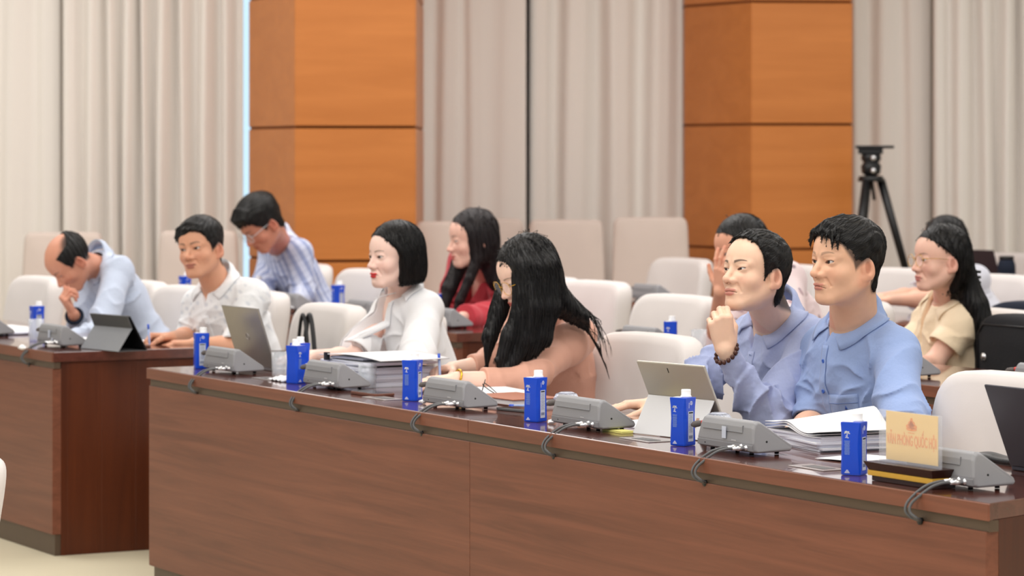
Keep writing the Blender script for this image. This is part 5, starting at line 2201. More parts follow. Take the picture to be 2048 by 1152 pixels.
            base = (np.arange(n) * K * 3)[:, None, None, None]
            kk = (np.arange(K - 1) * 3)[None, :, None, None]
            j0 = np.array([[0, 1], [1, 2], [2, 0]])
            quad = np.stack([j0[:, 0], j0[:, 1], j0[:, 1] + 3, j0[:, 0] + 3], 1)[None, None]
            Q = (base + kk + quad).reshape(-1, 4)
            m.add(V, Q)
        T = np.eye(4)
        T[:3, :3] = self.HR
        T[:3, 3] = self.HO
        return m.build(name, M[material], self.root, T=T)

    def HL(self, x, y, z):
        return self.HO + BASE @ np.array([x, y, z], float)

    def specs(self, frame='gold_metal', y=.098, z=-.003, sc=1.0, rim=.0008, squar=2.4, lensr=.0235):
        T = Matrix.Translation(Vector(self.hp(0, y, z)) - Vector(self.root.location)) @ Matrix(self.HR.tolist()).to_4x4() @ Matrix.Scale(self.hs * sc, 4)
        f = MB()
        for sx in (-1, 1):
            f.tube([(sx * 0.033 + a, -.10 * abs(a + sx * .033) ** 1 * .6, b) for a, b in superellipse(lensr * 2.05, lensr * 1.8, 26, squar)], rim, 6, T=T, closed=True)
        f.tube([(-0.011, 0.0, 0.004), (-0.005, 0.004, 0.008), (0.005, 0.004, 0.008), (0.011, 0.0, 0.004)], rim, 6, T=T)
        root = f.build('spectacles', M[frame], self.root)
        g = MB()
        for sx in (-1, 1):
            g.add([(sx * 0.033 + a, -.06 * abs(a + sx * .033), b) for a, b in superellipse(lensr * 2.0, lensr * 1.75, 26, squar)], [tuple(range(26))], 0, T)
        g.build('lens', M['lens'], root)
        for sx in (-1, 1):
            MB().tube([(sx * 0.056, -.004, 0.008), (sx * 0.070, -0.012, 0.009), (sx * 0.0765, -0.05, 0.008), (sx * 0.0785, -0.096, 0.004)], rim * 1.1, 6, T=T).build('temple', M[frame], root)
        return root

    def info(self):
        for k in self.E:
            print('ARM', self.root['label'][:30], k, 'upper %.2f fore %.2f' % (np.linalg.norm(self.E[k] - self.S[k]), np.linalg.norm(self.Wr[k] - self.E[k])), 'neck', np.round(self.NB, 2), 'Sz %.2f' % self.S[k][2], 'Ez %.2f Wz %.2f' % (self.E[k][2], self.Wr[k][2]), 'torso %.2f' % np.linalg.norm(self.NB - self.PB))
# ------------------------------------------------------------------ fabrics of the people
M['sky_shirt'] = fabric('light_blue_shirt_cloth', (146, 167, 212), nscale=400, var=.09, bump=.55, bscale=15, bdist=.014)
M['lilac_shirt'] = fabric('grey_blue_shirt_cloth', (166, 176, 212), nscale=400, var=.08, bump=.6, bscale=15, bdist=.016)
M['white_shirt'] = fabric('white_shirt_cloth', (238, 239, 242), nscale=60, var=.05, bump=.5, bscale=17, bdist=.014)
M['white_jacket'] = fabric('white_jacket_cloth', (238, 238, 241), var=.02)
M['peach'] = fabric('peach_dress_cloth', (216, 162, 140), var=.03, rough=.6, bump=.4, bscale=16, bdist=.012)
M['red_dress'] = fabric('red_jacket_cloth', (184, 50, 62), var=.06, bump=.5, bscale=14, bdist=.014)
M['beige_blouse'] = fabric('beige_blouse_cloth', (244, 222, 190), var=.03, rough=.55, bump=.5, bscale=14, bdist=.014)
M['grey_white'] = fabric('pale_grey_cloth', (214, 215, 226), var=.03)
M['grey_blue'] = fabric('pale_blue_grey_shirt_cloth', (192, 202, 222), nscale=300, var=.05, bump=.5, bscale=15, bdist=.014)
M['stripe'] = fabric('striped_shirt_cloth', (206, 212, 232), var=.03)
M['floral'] = fabric('floral_blouse_cloth', (232, 212, 214), var=.03)
M['button_blue'] = mat('blue_button', (62, 104, 196), rough=.35)
M['button_pale'] = mat('pale_button', (176, 188, 224), rough=.35)
M['seam'] = mat('shirt_seam', (112, 138, 196), rough=.9)
M['black_top'] = fabric('black_top_cloth', (36, 36, 42))


def stripes(m, c1, c2, scale, axis=0):
    N, L = m.node_tree.nodes, m.node_tree.links
    b = N['Principled BSDF']
    at = N.new('ShaderNodeAttribute')
    at.attribute_name = 'Col'
    mx = N.new('ShaderNodeMix')
    mx.data_type = 'RGBA'
    mx.blend_type = 'MULTIPLY'
    mx.inputs[0].default_value = 1
    src = b.inputs['Base Color'].links[0].from_socket
    L.new(src, mx.inputs[6])
    L.new(at.outputs['Color'], mx.inputs[7])
    L.new(mx.outputs[2], b.inputs['Base Color'])


for k in ('stripe', 'floral', 'white_shirt'):
    stripes(M[k], None, None, 1)

EYE = dict(lip=tuple(lin((196, 120, 112))))

# ================================================================== man in the light blue shirt (right)
def hx(B, u, v, t):
    return J(u, v, t)


FAST = False
HN = .0016
HF = .0030

s9 = sof(1702, .97)
B = Body('man_light_blue', 'person in a light blue short-sleeved shirt with dark blue buttons, looking left, lips pressed', J(1704, 652, .97), J(1692, 524, .87), pitch=2, yaw=2, roll=0, hs=1.05,
         sh=.205, drop=.050, skin=(230, 182, 152), pelvis=ST(s9 - .02, 1.08, .55), girth=1.08, neck_r=.064,
         par=dict(fem=0, wide=1.06, smile=-.7, eye=.85, jaw=1.17, brow=.45, browdrop=-.5, lip=tuple(lin((205, 128, 118))), gaze=(4, 2), armr=1.15,
                  scalp=(LINE['neat'][0], LINE['neat'][1], .012, .86)))
s0 = sof(1800, .95)
B.arm('L', J(1806, 872, .86), J(1752, 888, .62), dict(f=(.5, .85, -.02), n=(.1, 0, -1), curls=(18, 22, 12), tcurl=.3))
s1 = sof(1632, .95)
B.arm('R', J(1630, 852, .90), J(1592, 862, .66), dict(f=(-.5, .85, -.02), n=(.0, 0, -1), curls=(18, 22, 12), tcurl=.3))
B.build_body(h=HN)
B.legs()
B.build_shirt('short_sleeved_shirt', 'sky_shirt', sleeve=dict(L=.93, R=.93), r0=.070, r1=.070, amp=.0115, seed=2.3, vneck=.03, vwide=.016, neck_hole=.068)
B.collar('sky_shirt', r=.071, leaf=.048, tip=.02, gap=14, spread=.045)
B.patch('placket', lambda u, v: (-.004 + (u - .5) * .030, -.030 - v * .38), 5, 40, 'sky_shirt', B.shirt, off=.0015)
B.patch('placket_seam', lambda u, v: (-.0195 + (u - .5) * .0016, -.035 - v * .37), 2, 40, 'seam', B.shirt, off=.0022, solid=.0004)
B.patch('pocket', lambda u, v: (-.125 + u * .105, -.165 - v * .12 - .008 * (1 - abs(2 * u - 1)) * (v > .9)), 12, 12, 'sky_shirt', B.shirt, off=.0018)
B.patch('pocket_seam', lambda u, v: (-.125 + u * .105, -.189 - v * .0016), 12, 2, 'seam', B.shirt, off=.0035, solid=.0004)
q_ = MB()
B.patch('pocket_mark', lambda u, v: (-.082 + (u - .5) * .010 * v, -.196 - v * .012), 3, 3, 'button_blue', B.shirt, off=.0046, solid=.0005)
B.buttons([-.072, -.155, -.238], 'button_blue', x=-.004, r=.0058)
locks = []
rr = random.Random(4)
locks += [([(-.030, .030, .108), (-.046, .062, .086), (-.056, .073, .058), (-.060, .073, .030)], [.009, .008, .005, .0010]),
          ([(-.022, .040, .108), (-.036, .076, .080), (-.046, .082, .052), (-.049, .083, .036)], [.008, .006, .004, .0010]),
          ([(.02, .045, .108), (.040, .080, .078), (.052, .080, .055), (.058, .076, .034)], [.009, .008, .005, .0010]),
          ([(-.005, .070, .092), (-.012, .091, .070), (-.017, .0945, .050)], [.006, .003, .0009]),
          ([(-.016, .068, .092), (-.026, .087, .068), (-.031, .0905, .044)], [.006, .003, .0009])]
# fringe swept over the forehead with loose tips
for i in range(16):
    a = i / 15
    x0 = -.050 + .095 * a
    l_ = .028 + .020 * abs(math.sin(i * 2.2)) + (.022 if i < 4 else 0) + (.02 if i > 12 else 0)
    y0, z0 = .060 - abs(x0 - .0) * .35, .108 - abs(x0) * .45
    pts = [(x0 * .8, y0 - .045, z0 + .012), (x0, y0 + .010, z0 - .004), (x0 * 1.08 - .006, y0 + .030 - abs(x0) * .4, z0 - l_ * .62), (x0 * 1.12 - .012, y0 + .029 - abs(x0) * .6, z0 - l_ * 1.1)]
    locks.append((pts, [.010, .0085, .0045, .0008]))
B.build_hair(hair_short(dict(line='fade', top=.012, side=.004, wide=1.06, rough=.0014, locks=locks, seed=1)), 'hair_cross', h=.0021, strands=1800, steps=5, step=.010)
B.info()
MAN9 = B

# ================================================================== man with hand on chin
s8 = sof(1540, 1.0)
B = Body('man_chin', 'person in a grey-blue long-sleeved shirt resting chin on one hand, wearing a wooden bead bracelet', J(1548, 640, .98), J(1510, 545, .80), pitch=9, yaw=8, roll=3, hs=1.03,
         sh=.200, drop=.045, skin=(238, 198, 172), pelvis=ST(s8 - .06, 1.14, .55), girth=1.04, neck_r=.056,
         par=dict(fem=0, wide=1.0, smile=-.3, eye=.62, jaw=1.0, brow=.82, lip=tuple(lin((204, 128, 120))), gaze=(8, -4),
                  scalp=(LINE['receding'][0], LINE['receding'][1], .010, .88)))
B.arm('L', J(1530, 838, .80), J(1451, 702, .66), dict(f=(.00, .22, 1), n=(.86, -.42, .12), curls=((62, 78, 30), (66, 80, 34), (72, 82, 38), (78, 84, 40)), tcurl=.8, spread=.05, sc=1.04,
      tdir=((.8, .35, .45), (.9, -.2, .5), (.8, -.4, .5))))
B.arm('R', J(1392, 768, .80), J(1310, 806, .58), dict(f=(.25, .95, -.03), n=(0, 0, -1), curls=(14, 18, 12), tcurl=.2))
B.build_body(h=HN)
B.legs()
B.build_shirt('long_sleeved_shirt', 'lilac_shirt', sleeve=dict(L=1.93, R=1.90), r0=.068, r1=.063, r2=.036, amp=.0135, seed=5.1, vneck=.060, vwide=.026, neck_hole=.066)
B.collar('lilac_shirt', r=.068, leaf=.047, tip=.02, gap=20, spread=.045)
B.patch('placket', lambda u, v: (-.006 + (u - .5) * .030, -.06 - v * .35), 5, 40, 'lilac_shirt', B.shirt, off=.0015)
B.patch('pocket', lambda u, v: (-.125 + u * .10, -.155 - v * .11), 10, 10, 'lilac_shirt', B.shirt, off=.0018)
B.buttons([-.07, -.15, -.23], 'button_pale', x=-.006, r=.0058)
# cuff
ax = unit(B.Wr['L'] - B.E['L'])
a = B.Wr['L'] - ax * .075
b = B.Wr['L'] - ax * .016
m = Mesh()
pos, q = surface(lambda P: np.maximum(np.maximum(rc(P, a - ax * .03, b + ax * .03, .042, .0385), -rc(P, a - ax * .05, b + ax * .05, .038, .0345)), np.abs(((P - ((a + b) / 2).astype(f32)) @ ax.astype(f32))) - .031), np.minimum(a, b) - .08, np.maximum(a, b) + .08, .0022)
m.add(pos, q)
m.build('cuff', M['lilac_shirt'], B.shirt)
# bead bracelet
br = MB()
c0 = B.Wr['L'] + ax * -.006
e1 = unit(np.cross(ax, [0.2, 0.1, 1.0]))
e2 = np.cross(ax, e1)
tl = unit(ax + .25 * e1)
for k in range(15):
    an = 2 * math.pi * k / 15
    q0 = c0 + e1 * math.cos(an) * .034 + e2 * math.sin(an) * .036 + ax * .010 * math.cos(an + 1.0)
    br.lathe([(0, -.0072), (.0045, -.0058), (.0072, 0), (.0045, .0058), (0, .0072)], 10, T=Matrix.Translation(Vector(q0) - Vector(B.root.location)))
br.build('bead_bracelet', M['bead'], B.root)
locks = []
for i in range(9):
    x0 = -.045 + .09 * i / 8
    pts = [(x0 * .9, .010, .114 - abs(x0) * .3), (x0, .036, .110 - abs(x0) * .4), (x0 * 1.0 + .004, .056, .102 - abs(x0) * .5)]
    locks.append((pts, [.010, .009, .003]))
B.build_hair(hair_short(dict(line='receding', top=.010, side=.006, rough=.0016, locks=locks, seed=3)), 'hair_cross', h=.0021, strands=1800, steps=5, step=.010)
B.info()

# ================================================================== woman in peach, writing
s6 = sof(1120, .98)
B = Body('woman_peach', 'person with long straight black hair and glasses, peach dress, head bowed over papers', J(1092, 628, .93), J(1053, 548, .74), pitch=-24, yaw=-3, roll=0, hs=1.0,
         sh=.186, drop=.026, skin=(244, 206, 186), pelvis=J(1172, 920, 1.16), girth=.94, neck_r=.047,
         par=dict(fem=1, wide=.97, smile=-.2, eye=.45, jaw=.92, brow=.6, lip=tuple(lin((205, 92, 88))), lipw=.9, gaze=(0, -25), armr=.86))
B.arm('L', J(1050, 764, .70), J(912, 756, .45), dict(f=(.16, 1.0, -.06), n=(0, 0, -1), curls=((10, 15, 10), (12, 16, 10), (14, 18, 10), (16, 18, 12)), tcurl=.2, sc=.94))
B.arm('R', J(988, 728, .74), J(905, 736, .58), dict(f=(-.25, .95, -.10), n=(-.45, .1, -1), curls=((50, 45, 20), (60, 60, 30), (65, 65, 30), (70, 65, 30)), tcurl=.7, sc=.94))
B.build_body(h=HN)
B.legs('peach')
B.build_shirt('peach_dress', 'peach', sleeve=dict(L=1.62, R=1.55), r0=.050, r1=.056, r2=.040, puff=.022, amp=.0060, seed=7.0, vneck=.0, neck_hole=.052, loose=-.002)
wp = B.Wr['L']
ax = unit(B.Wr['L'] - B.E['L'])
bg_ = MB()
c0 = wp - ax * .004
e1 = unit(np.cross(ax, [0, 0, 1.0])); e2 = np.cross(ax, e1)
bg_.tube([Vector(c0 + (e1 * math.cos(k * math.pi / 12) + e2 * math.sin(k * math.pi / 12)) * .027 + ax * .006 * math.sin(k * math.pi / 12)) - Vector(B.root.location) for k in range(24)], .0038, 8, closed=True)
bg_.build('gold_bracelet', M['gold_metal'], B.root)
B.specs('gold_metal', y=.101, z=-.006, lensr=.0245, rim=.0009, squar=3)


def locks_world(list_, k=.012):
    def w(d, P):
        for pts, rs in list_:
            e = chain(P, [V3(p) for p in pts], rs, .01)
            d = smin(d, e - .0008 * np.sin(P[:, 0] * 560 + P[:, 1] * 420 + 3 * np.sin(P[:, 2] * 30)), k)
        return d
    return w


h_ = B.HL
L6 = [
    ([h_(-.045, .045, .03), h_(-.062, .050, -.06), h_(-.062, .060, -.12), h_(-.058, .098, -.20), h_(-.05, .115, -.30)], [.035, .030, .028, .020, .004]),
    ([h_(-.055, .020, .02), h_(-.070, .020, -.10), h_(-.066, .045, -.20), h_(-.055, .085, -.31)], [.045, .044, .036, .008]),
    ([h_(-.055, -.03, .02), h_(-.070, -.035, -.10), h_(-.072, -.015, -.19), h_(-.06, .035, -.28)], [.050, .046, .034, .006]),
    ([h_(.055, .03, .0), h_(.060, .070, -.12), h_(.055, .105, -.20), h_(.05, .12, -.29)], [.035, .030, .024, .006]),
    ([h_(.02, -.05, .0), h_(-.005, -.09, -.08), h_(-.03, -.155, -.125), h_(-.05, -.215, -.175), h_(-.06, -.260, -.27), h_(-.065, -.285, -.37)], [.07, .055, .034, .018, .010, .002]),
    ([h_(-.03, -.07, -.06), h_(-.055, -.14, -.11), h_(-.095, -.205, -.155), h_(-.12, -.235, -.22), h_(-.12, -.225, -.29)], [.04, .018, .010, .005, .001]),
    ([h_(-.03, -.08, -.06), h_(-.065, -.17, -.13), h_(-.10, -.255, -.22), h_(-.10, -.275, -.33)], [.04, .012, .006, .001]),
    ([h_(-.055, .10, -.18), h_(-.05, .135, -.27), h_(-.05, .13, -.33)], [.014, .007, .001]),
    ([h_(-.06, .04, -.22), h_(-.055, .10, -.30), h_(-.05, .10, -.335)], [.02, .008, .001]),
    ([h_(-.075, -.02, -.16), h_(-.08, -.03, -.21), h_(-.075, .0, -.25)], [.02, .010, .001]),
]
B.build_hair(hair_long(dict(sweep=-.25)), 'hair', world=locks_world(L6, .022), h=.0024, ext=[h_(-.14, .16, -.36), h_(.1, -.25, -.40)], flow='long', strands=2600, steps=9, step=.02, sr=.0011)
B.info()
a = V3(B.H['R']['fin'][0][-1])
pen(a + np.array([-.004, -.01, -.03]), a + np.array([-.012, .0, .118]), 'blue ballpoint held upright in the writing hand of the woman in peach')
WP = B

# ================================================================== woman in the white jacket
s4 = sof(800, .95)
B = Body('woman_white', 'person with a black chin-length bob and red lips, in a white open-collared jacket', J(800, 592, .96), J(787, 512, .88), pitch=-1, yaw=6, roll=0, hs=1.0,
         sh=.178, drop=.040, skin=(250, 214, 200), pelvis=ST(s4 - .02, 1.10, .53), girth=.95, neck_r=.046,
         par=dict(fem=1, wide=.97, smile=-.2, eye=.95, jaw=.93, brow=.6, lip=tuple(lin((214, 50, 54))), lipw=1.0, gaze=(-6, -6), armr=.9))
s0 = sof(850, .93)
B.arm('L', J(832, 738, .82), J(745, 742, .60), dict(f=(.4, .9, 0), n=(0, 0, -1), curls=(15, 18, 12), sc=.94))
B.arm('R', J(705, 716, .74), J(625, 712, .52), dict(f=(.1, 1.0, .06), n=(0, -.0, -1), curls=((22, 40, 24), (26, 44, 26), (30, 46, 26), (34, 46, 26)), tcurl=.5, sc=.94))
B.build_body(h=HN)
B.legs('white_jacket')
B.build_shirt('white_jacket', 'white_jacket', sleeve=dict(L=.97, R=.97), r0=.062, r1=.066, amp=.0065, seed=3.3, vneck=.290, vwide=.058, neck_hole=.062, loose=.004)
for sg in (-1, 1):
    def lap(u, v, sg=sg):
        z = .030 - v * .335
        inner = max(.001, .058 * min(1.1, (z + .290) / .31)) + .0005
        wdt = .032 * math.sin(min(1, (v * .9 + .12)) * math.pi) ** .6
        return (sg * (inner + u * wdt), z, .003)
    B.patch('lapel', lap, 8, 30, 'white_jacket', B.shirt, off=.002, solid=.0022)
B.collar('white_jacket', r=.064, leaf=.040, tip=.0, gap=62)
B.build_hair(hair_bob(dict(sweep=-.45)), 'hair', h=.0023, flow='long', strands=2000, steps=7, step=.016)
B.info()

# ================================================================== man in the white shirt (left)
s2 = sof(436, .84)
B = Body('man_white', 'person in a white short-sleeved shirt turning towards the camera, pen in hand', J(436, 574, .84), J(401, 496, .74), pitch=-1, yaw=35, roll=7, hs=1.03,
         sh=.205, drop=.045, twist=20, skin=(226, 168, 138), pelvis=ST(s2 - .02, 1.02, .54), girth=1.02, neck_r=.057,
         par=dict(fem=0, wide=1.02, smile=.1, eye=.8, jaw=1.04, brow=.7, lip=tuple(lin((176, 104, 94))), gaze=(4, 0),
                  scalp=(LINE['neat'][0], LINE['neat'][1], .010, .85)))
B.arm('L', J(468, 696, .80), J(392, 686, .66), dict(f=(.45, .9, -.02), n=(0, 0, -1), curls=(18, 22, 12)))
B.arm('R', J(380, 674, .78), J(342, 676, .60), dict(f=(.08, 1, -.02), n=(-.55, .0, -.8), curls=((45, 50, 20), (55, 60, 30), (62, 62, 30), (66, 62, 30)), tcurl=.7))
B.build_body(h=.0026)
B.legs()


def wpat(p):
    q = p * 55
    n_ = np.sin(q[:, 0] * 1.3 + 2 * np.sin(q[:, 2] * .7)) * np.sin(q[:, 1] * 1.1 + q[:, 2] * 1.7) + np.sin(q[:, 0] * 3.1 + q[:, 2] * 2.3) * .5
    w = sm(n_, .55, 1.1)
    c = np.ones((len(p), 3))
    return mixc(c, (.80, .82, .86), w)


B.build_shirt('white_patterned_shirt', 'white_shirt', colf=wpat, sleeve=dict(L=.95, R=.95), r0=.068, r1=.062, amp=.0075, seed=8.3, vneck=.055, vwide=.024, neck_hole=.067)
B.collar('white_shirt', r=.069, leaf=.046, tip=.0, gap=22, spread=.045)
B.patch('placket', lambda u, v: (-.004 + (u - .5) * .030, -.08 - v * .3), 5, 30, 'white_shirt', B.shirt, off=.0015)
B.buttons([-.11, -.19, -.27], 'white', x=-.004)
locks = []
for i in range(13):
    x0 = .058 - .095 * i / 12
    pts = [(x0 * .7 - .012, .030, .116 - abs(x0) * .3), (x0 * .95, .070 - abs(x0) * .2, .098 - abs(x0) * .35), (x0 + .012, .082 - abs(x0) * .45, .066 - .20 * max(0, x0 + .02)), (x0 + .018, .079 - abs(x0) * .5, .054 - .30 * max(0, x0 + .01))]
    locks.append((pts, [.012, .011, .007, .0015]))
B.build_hair(hair_short(dict(line='neat', top=.017, side=.006, rough=.0014, locks=locks, seed=5)), 'hair_cross', h=.0026)
B.info()
a = V3(B.H['R']['fin'][0][-1])
pen(a + np.array([.0, .0, -.032]), a + np.array([-.012, .02, .105]), 'blue ballpoint held by the man in the white shirt')

# ================================================================== bald man, head bowed
B = Body('man_bald', 'person with a bald crown, in a pale blue-grey shirt, bent over the far left desk', J(198, 530, .80), J(138, 522, .62), pitch=-52, yaw=0, roll=0, hs=1.02,
         sh=.195, drop=.02, skin=(212, 150, 124), pelvis=ST(sof(198, .80) - .03, 1.10, .54), girth=1.02, neck_r=.056,
         par=dict(fem=0, wide=1.0, smile=0, eye=.3, jaw=1.02, brow=.7, gaze=(0, -30),
                  scalp=([-.11, -.06, -.035, -.022, .004, .022, .034, .06], [-.055, -.055, -.040, .012, .002, -.012, .02, .2], .010, .9), bald=lambda p: sm(np.abs(p[:, 0]) + np.clip(-p[:, 1], 0, 1) * .55, .052, .075)))
B.arm('L', J(200, 668, .66), J(130, 680, .48), dict(f=(.3, .9, 0), n=(0, 0, -1), curls=(15, 18, 12)))
B.arm('R', J(164, 668, .70), J(148, 630, .60), dict(f=(-.05, .55, .80), n=(-.1, -.85, .5), curls=((62, 70, 30), (66, 74, 34), (70, 76, 36), (74, 78, 38)), tcurl=.7, tdir=((.8, .5, .3), (1, .1, .3), (1, 0, .4))))
B.build_body(h=.0028)
B.legs()
B.build_shirt('long_sleeved_shirt', 'grey_blue', sleeve=dict(L=1.9, R=1.85), r0=.068, r1=.060, r2=.040, amp=.008, seed=11, vneck=.03, vwide=.02, neck_hole=.064)
B.collar('grey_blue', r=.067, leaf=.042, tip=.0, gap=22, spread=.04)
bw = MB()
ax = unit(B.Wr['R'] - B.E['R']); c0 = B.Wr['R'] - ax * .01
e1 = unit(np.cross(ax, [0, 0.3, 1.0])); e2 = np.cross(ax, e1)
bw.tube([Vector(c0 + (e1 * math.cos(k * math.pi / 10) + e2 * math.sin(k * math.pi / 10)) * .034) - Vector(B.root.location) for k in range(20)], .008, 8, closed=True)
bw.build('dark_cuff', M['navy'], B.root)


def hair_ring(p):
    base = ell(p, (0, -.013, .030), (.074, .0955, .085)) - .008
    base = base - .0012 * np.sin(p[:, 1] * 300 + p[:, 2] * 120)
    zl = np.interp(p[:, 1], [-.11, -.06, -.035, -.022, .004, .026, .036, .06], [-.068, -.064, -.046, .012, .004, -.006, .02, .2])
    d = smax(base, (zl - p[:, 2]) * .75, .004)
    lim = .038 - (np.abs(p[:, 0]) + np.clip(-p[:, 1] - .0, -.02, 1) * .62)
    d = smax(d, lim * .8, .010)
    top = p[:, 2] - (.072 + np.clip(-p[:, 1] - .03, 0, 1) * .5)
    return smax(d, top, .012)


B.build_hair(hair_ring, 'hair_cross', h=.0028)
B.info()

# ================================================================== young man in stripes, second row
sY = sof(545, 2.4)
B = Body('man_stripes', 'person with short black hair in a blue and white striped shirt, head bent down', J(556, 486, 2.34), J(521, 446, 2.08), pitch=-42, yaw=4, roll=0, hs=1.12,
         sh=.205, drop=.04, skin=(206, 140, 116), pelvis=ST(sof(556, 2.34) - .02, 2.62, .60), girth=1.0, neck_r=.060,
         par=dict(fem=0, wide=1.0, smile=0, eye=.35, brow=.7, gaze=(0, -30), scalp=(LINE['neat'][0], LINE['neat'][1], .010, .9)))
B.arm('L', J(606, 592, 2.38), J(575, 612, 2.15), dict(f=(.3, .9, 0), n=(0, 0, -1), curls=(15, 18, 12)))
B.arm('R', J(520, 600, 2.20), J(505, 603, 2.06), dict(f=(-.1, 1, 0), n=(0, 0, -1), curls=(15, 18, 12)))
B.build_body(h=.0034, hh=.003)
B.legs()


def spat(B_=B):
    def g(p):
        tl_ = (p - B_.NB) @ B_.TR
        x = tl_[:, 0] + .0 * tl_[:, 1]
        a_ = np.arctan2(tl_[:, 0], tl_[:, 1] + .02) * .14
        w = sm(np.sin(a_ * 2 * math.pi / .030), -.1, .35)
        w2 = sm(np.sin(a_ * 2 * math.pi / .009 + 1), .2, .8) * .35
        w3 = sm(np.sin(tl_[:, 2] * 2 * math.pi / .03), .7, 1) * .3
        c = np.ones((len(p), 3))
        return mixc(c, (.42, .47, .64), np.clip(w * .8 + w2 + w3, 0, 1))
    return g


B.build_shirt('striped_shirt', 'stripe', colf=spat(), sleeve=dict(L=1.5, R=1.5), r0=.070, r1=.062, r2=.042, amp=.006, seed=13, vneck=.03, vwide=.02, neck_hole=.068, h=.0045)
B.collar('stripe', r=.069, leaf=.048, tip=.02, gap=26, spread=.045)
locks = [([(x0, .04, .115 - abs(x0) * .3), (x0 * 1.05, .085 - abs(x0) * .3, .085), (x0 * 1.05, .092 - abs(x0) * .5, .052)], [.016, .014, .006]) for x0 in (-.05, -.032, -.014, .004, .022, .04)]
B.build_hair(hair_short(dict(line='neat', top=.022, side=.010, rough=.0012, locks=locks, seed=9)), 'hair_cross', h=.0034)
B.specs('silver_light', y=.100, z=-.004, rim=.0012)
B.info()

# ================================================================== woman in red, second row
sR = sof(962, 2.5)
B = Body('woman_red', 'person with long dark hair in a red jacket, looking down beside a blue carton', J(972, 548, 2.52), J(943, 478, 2.34), pitch=-6, yaw=-10, roll=0, hs=1.08,
         sh=.200, drop=.030, skin=(238, 190, 172), pelvis=J(1000, 690, 2.75), girth=1.0, neck_r=.048,
         par=dict(fem=1, wide=1.0, smile=.1, eye=.35, jaw=.98, brow=.6, lip=tuple(lin((206, 82, 82))), lipw=.9, gaze=(0, -25)))
B.arm('L', J(996, 646, 2.42), J(925, 634, 2.18), dict(f=(.25, .95, 0), n=(0, 0, -1), curls=(25, 30, 12), sc=.95))
B.arm('R', J(905, 640, 2.40), J(880, 622, 2.26), dict(f=(-.2, .9, .2), n=(0, 0, -1), curls=(30, 35, 12), sc=.95))
B.build_body(h=.0034, hh=.003)
B.legs()
B.build_shirt('red_jacket', 'red_dress', sleeve=dict(L=1.95, R=1.95), r0=.082, r1=.084, r2=.060, amp=.011, seed=17, vneck=.12, vwide=.035, neck_hole=.056, loose=.006, h=.0048)
B.collar('red_dress', r=.062, leaf=.040, tip=.05, gap=45)
h_ = B.HL
LR = [
    ([h_(-.045, .01, .03), h_(-.058, .0, -.08), h_(-.05, .035, -.17), h_(-.03, .075, -.27), h_(-.02, .10, -.35)], [.038, .028, .022, .020, .006]),
    ([h_(-.01, -.05, .02), h_(-.02, -.085, -.10), h_(-.03, -.11, -.18), h_(-.04, -.13, -.25)], [.06, .055, .045, .015]),
    ([h_(.045, .0, .02), h_(.060, .02, -.10), h_(.06, .08, -.22), h_(.04, .12, -.34)], [.045, .040, .034, .008]),
]
B.build_hair(hair_long(dict(sweep=-.2, tuck=False)), 'hair_soft', world=locks_world(LR, .022), h=.0034, ext=[h_(-.14, .16, -.38), h_(.1, -.16, -.30)], flow='long', strands=1000, steps=8, step=.022, sr=.0016)
B.info()

# ================================================================== woman in the beige blouse, second row
sB = sof(1895, 2.95)
B = Body('woman_beige', 'person with long black hair and thin round glasses, in a short-sleeved beige blouse', J(1892, 604, 2.95), J(1879, 518, 2.82), pitch=-1, yaw=-9, roll=0, hs=1.04,
         sh=.172, drop=.038, twist=-14, skin=(238, 192, 172), pelvis=ST(sB - .02, 3.04, .53), girth=1.02, neck_r=.048,
         par=dict(fem=1, wide=1.0, smile=-.5, eye=.7, jaw=1.02, brow=.6, lip=tuple(lin((200, 110, 108))), gaze=(0, 0)))
B.arm('L', J(1864, 730, 2.80), J(1798, 742, 2.55), dict(f=(.3, .95, 0), n=(0, 0, -1), curls=(15, 18, 12), sc=.94))
B.arm('R', J(1800, 722, 2.84), J(1750, 735, 2.58), dict(f=(-.2, .95, 0), n=(0, 0, -1), curls=(15, 18, 12), sc=.94))
B.build_body(h=.0027)
B.legs()
B.build_shirt('beige_blouse', 'beige_blouse', sleeve=dict(L=.64, R=.64), r0=.062, r1=.068, puff=.012, amp=.0085, seed=19, vneck=.14, vwide=.030, neck_hole=.060, loose=.004)
B.collar('beige_blouse', r=.065, leaf=.046, tip=.04, gap=34, spread=.045)
B.specs('gold_metal', y=.100, z=-.003, rim=.0009, squar=2.0, lensr=.0245)
h_ = B.HL
LB = [
    ([h_(-.005, -.085, .0), h_(-.02, -.10, -.09), h_(-.05, -.125, -.17), h_(-.07, -.150, -.28), h_(-.075, -.150, -.40), h_(-.075, -.148, -.52)], [.052, .052, .046, .038, .030, .012]),
    ([h_(.0, -.095, -.06), h_(-.06, -.125, -.17), h_(-.11, -.145, -.28), h_(-.115, -.145, -.42), h_(-.11, -.14, -.54)], [.038, .038, .034, .026, .006]),
    ([h_(.03, -.09, -.06), h_(.02, -.12, -.17), h_(.01, -.15, -.28), h_(.0, -.15, -.42)], [.045, .040, .034, .016]),
]
B.build_hair(hair_long(dict(sweep=.0, tuck=True)), 'hair', world=locks_world(LB, .022), h=.0028, ext=[h_(-.16, -.2, -.58), h_(.1, -.2, -.3)], flow='long', strands=1800, steps=9, step=.024, sr=.0012)
m_ = MB()
c0 = Vector(B.HL(-.02, -.150, -.07))
for dz in (-.02, 0, .02):
    m_.box((c0.x - .02, c0.y - .012, c0.z + dz - .005), (c0.x + .022, c0.y + .012, c0.z + dz + .005), T=Matrix.Translation(-Vector(B.root.location)))
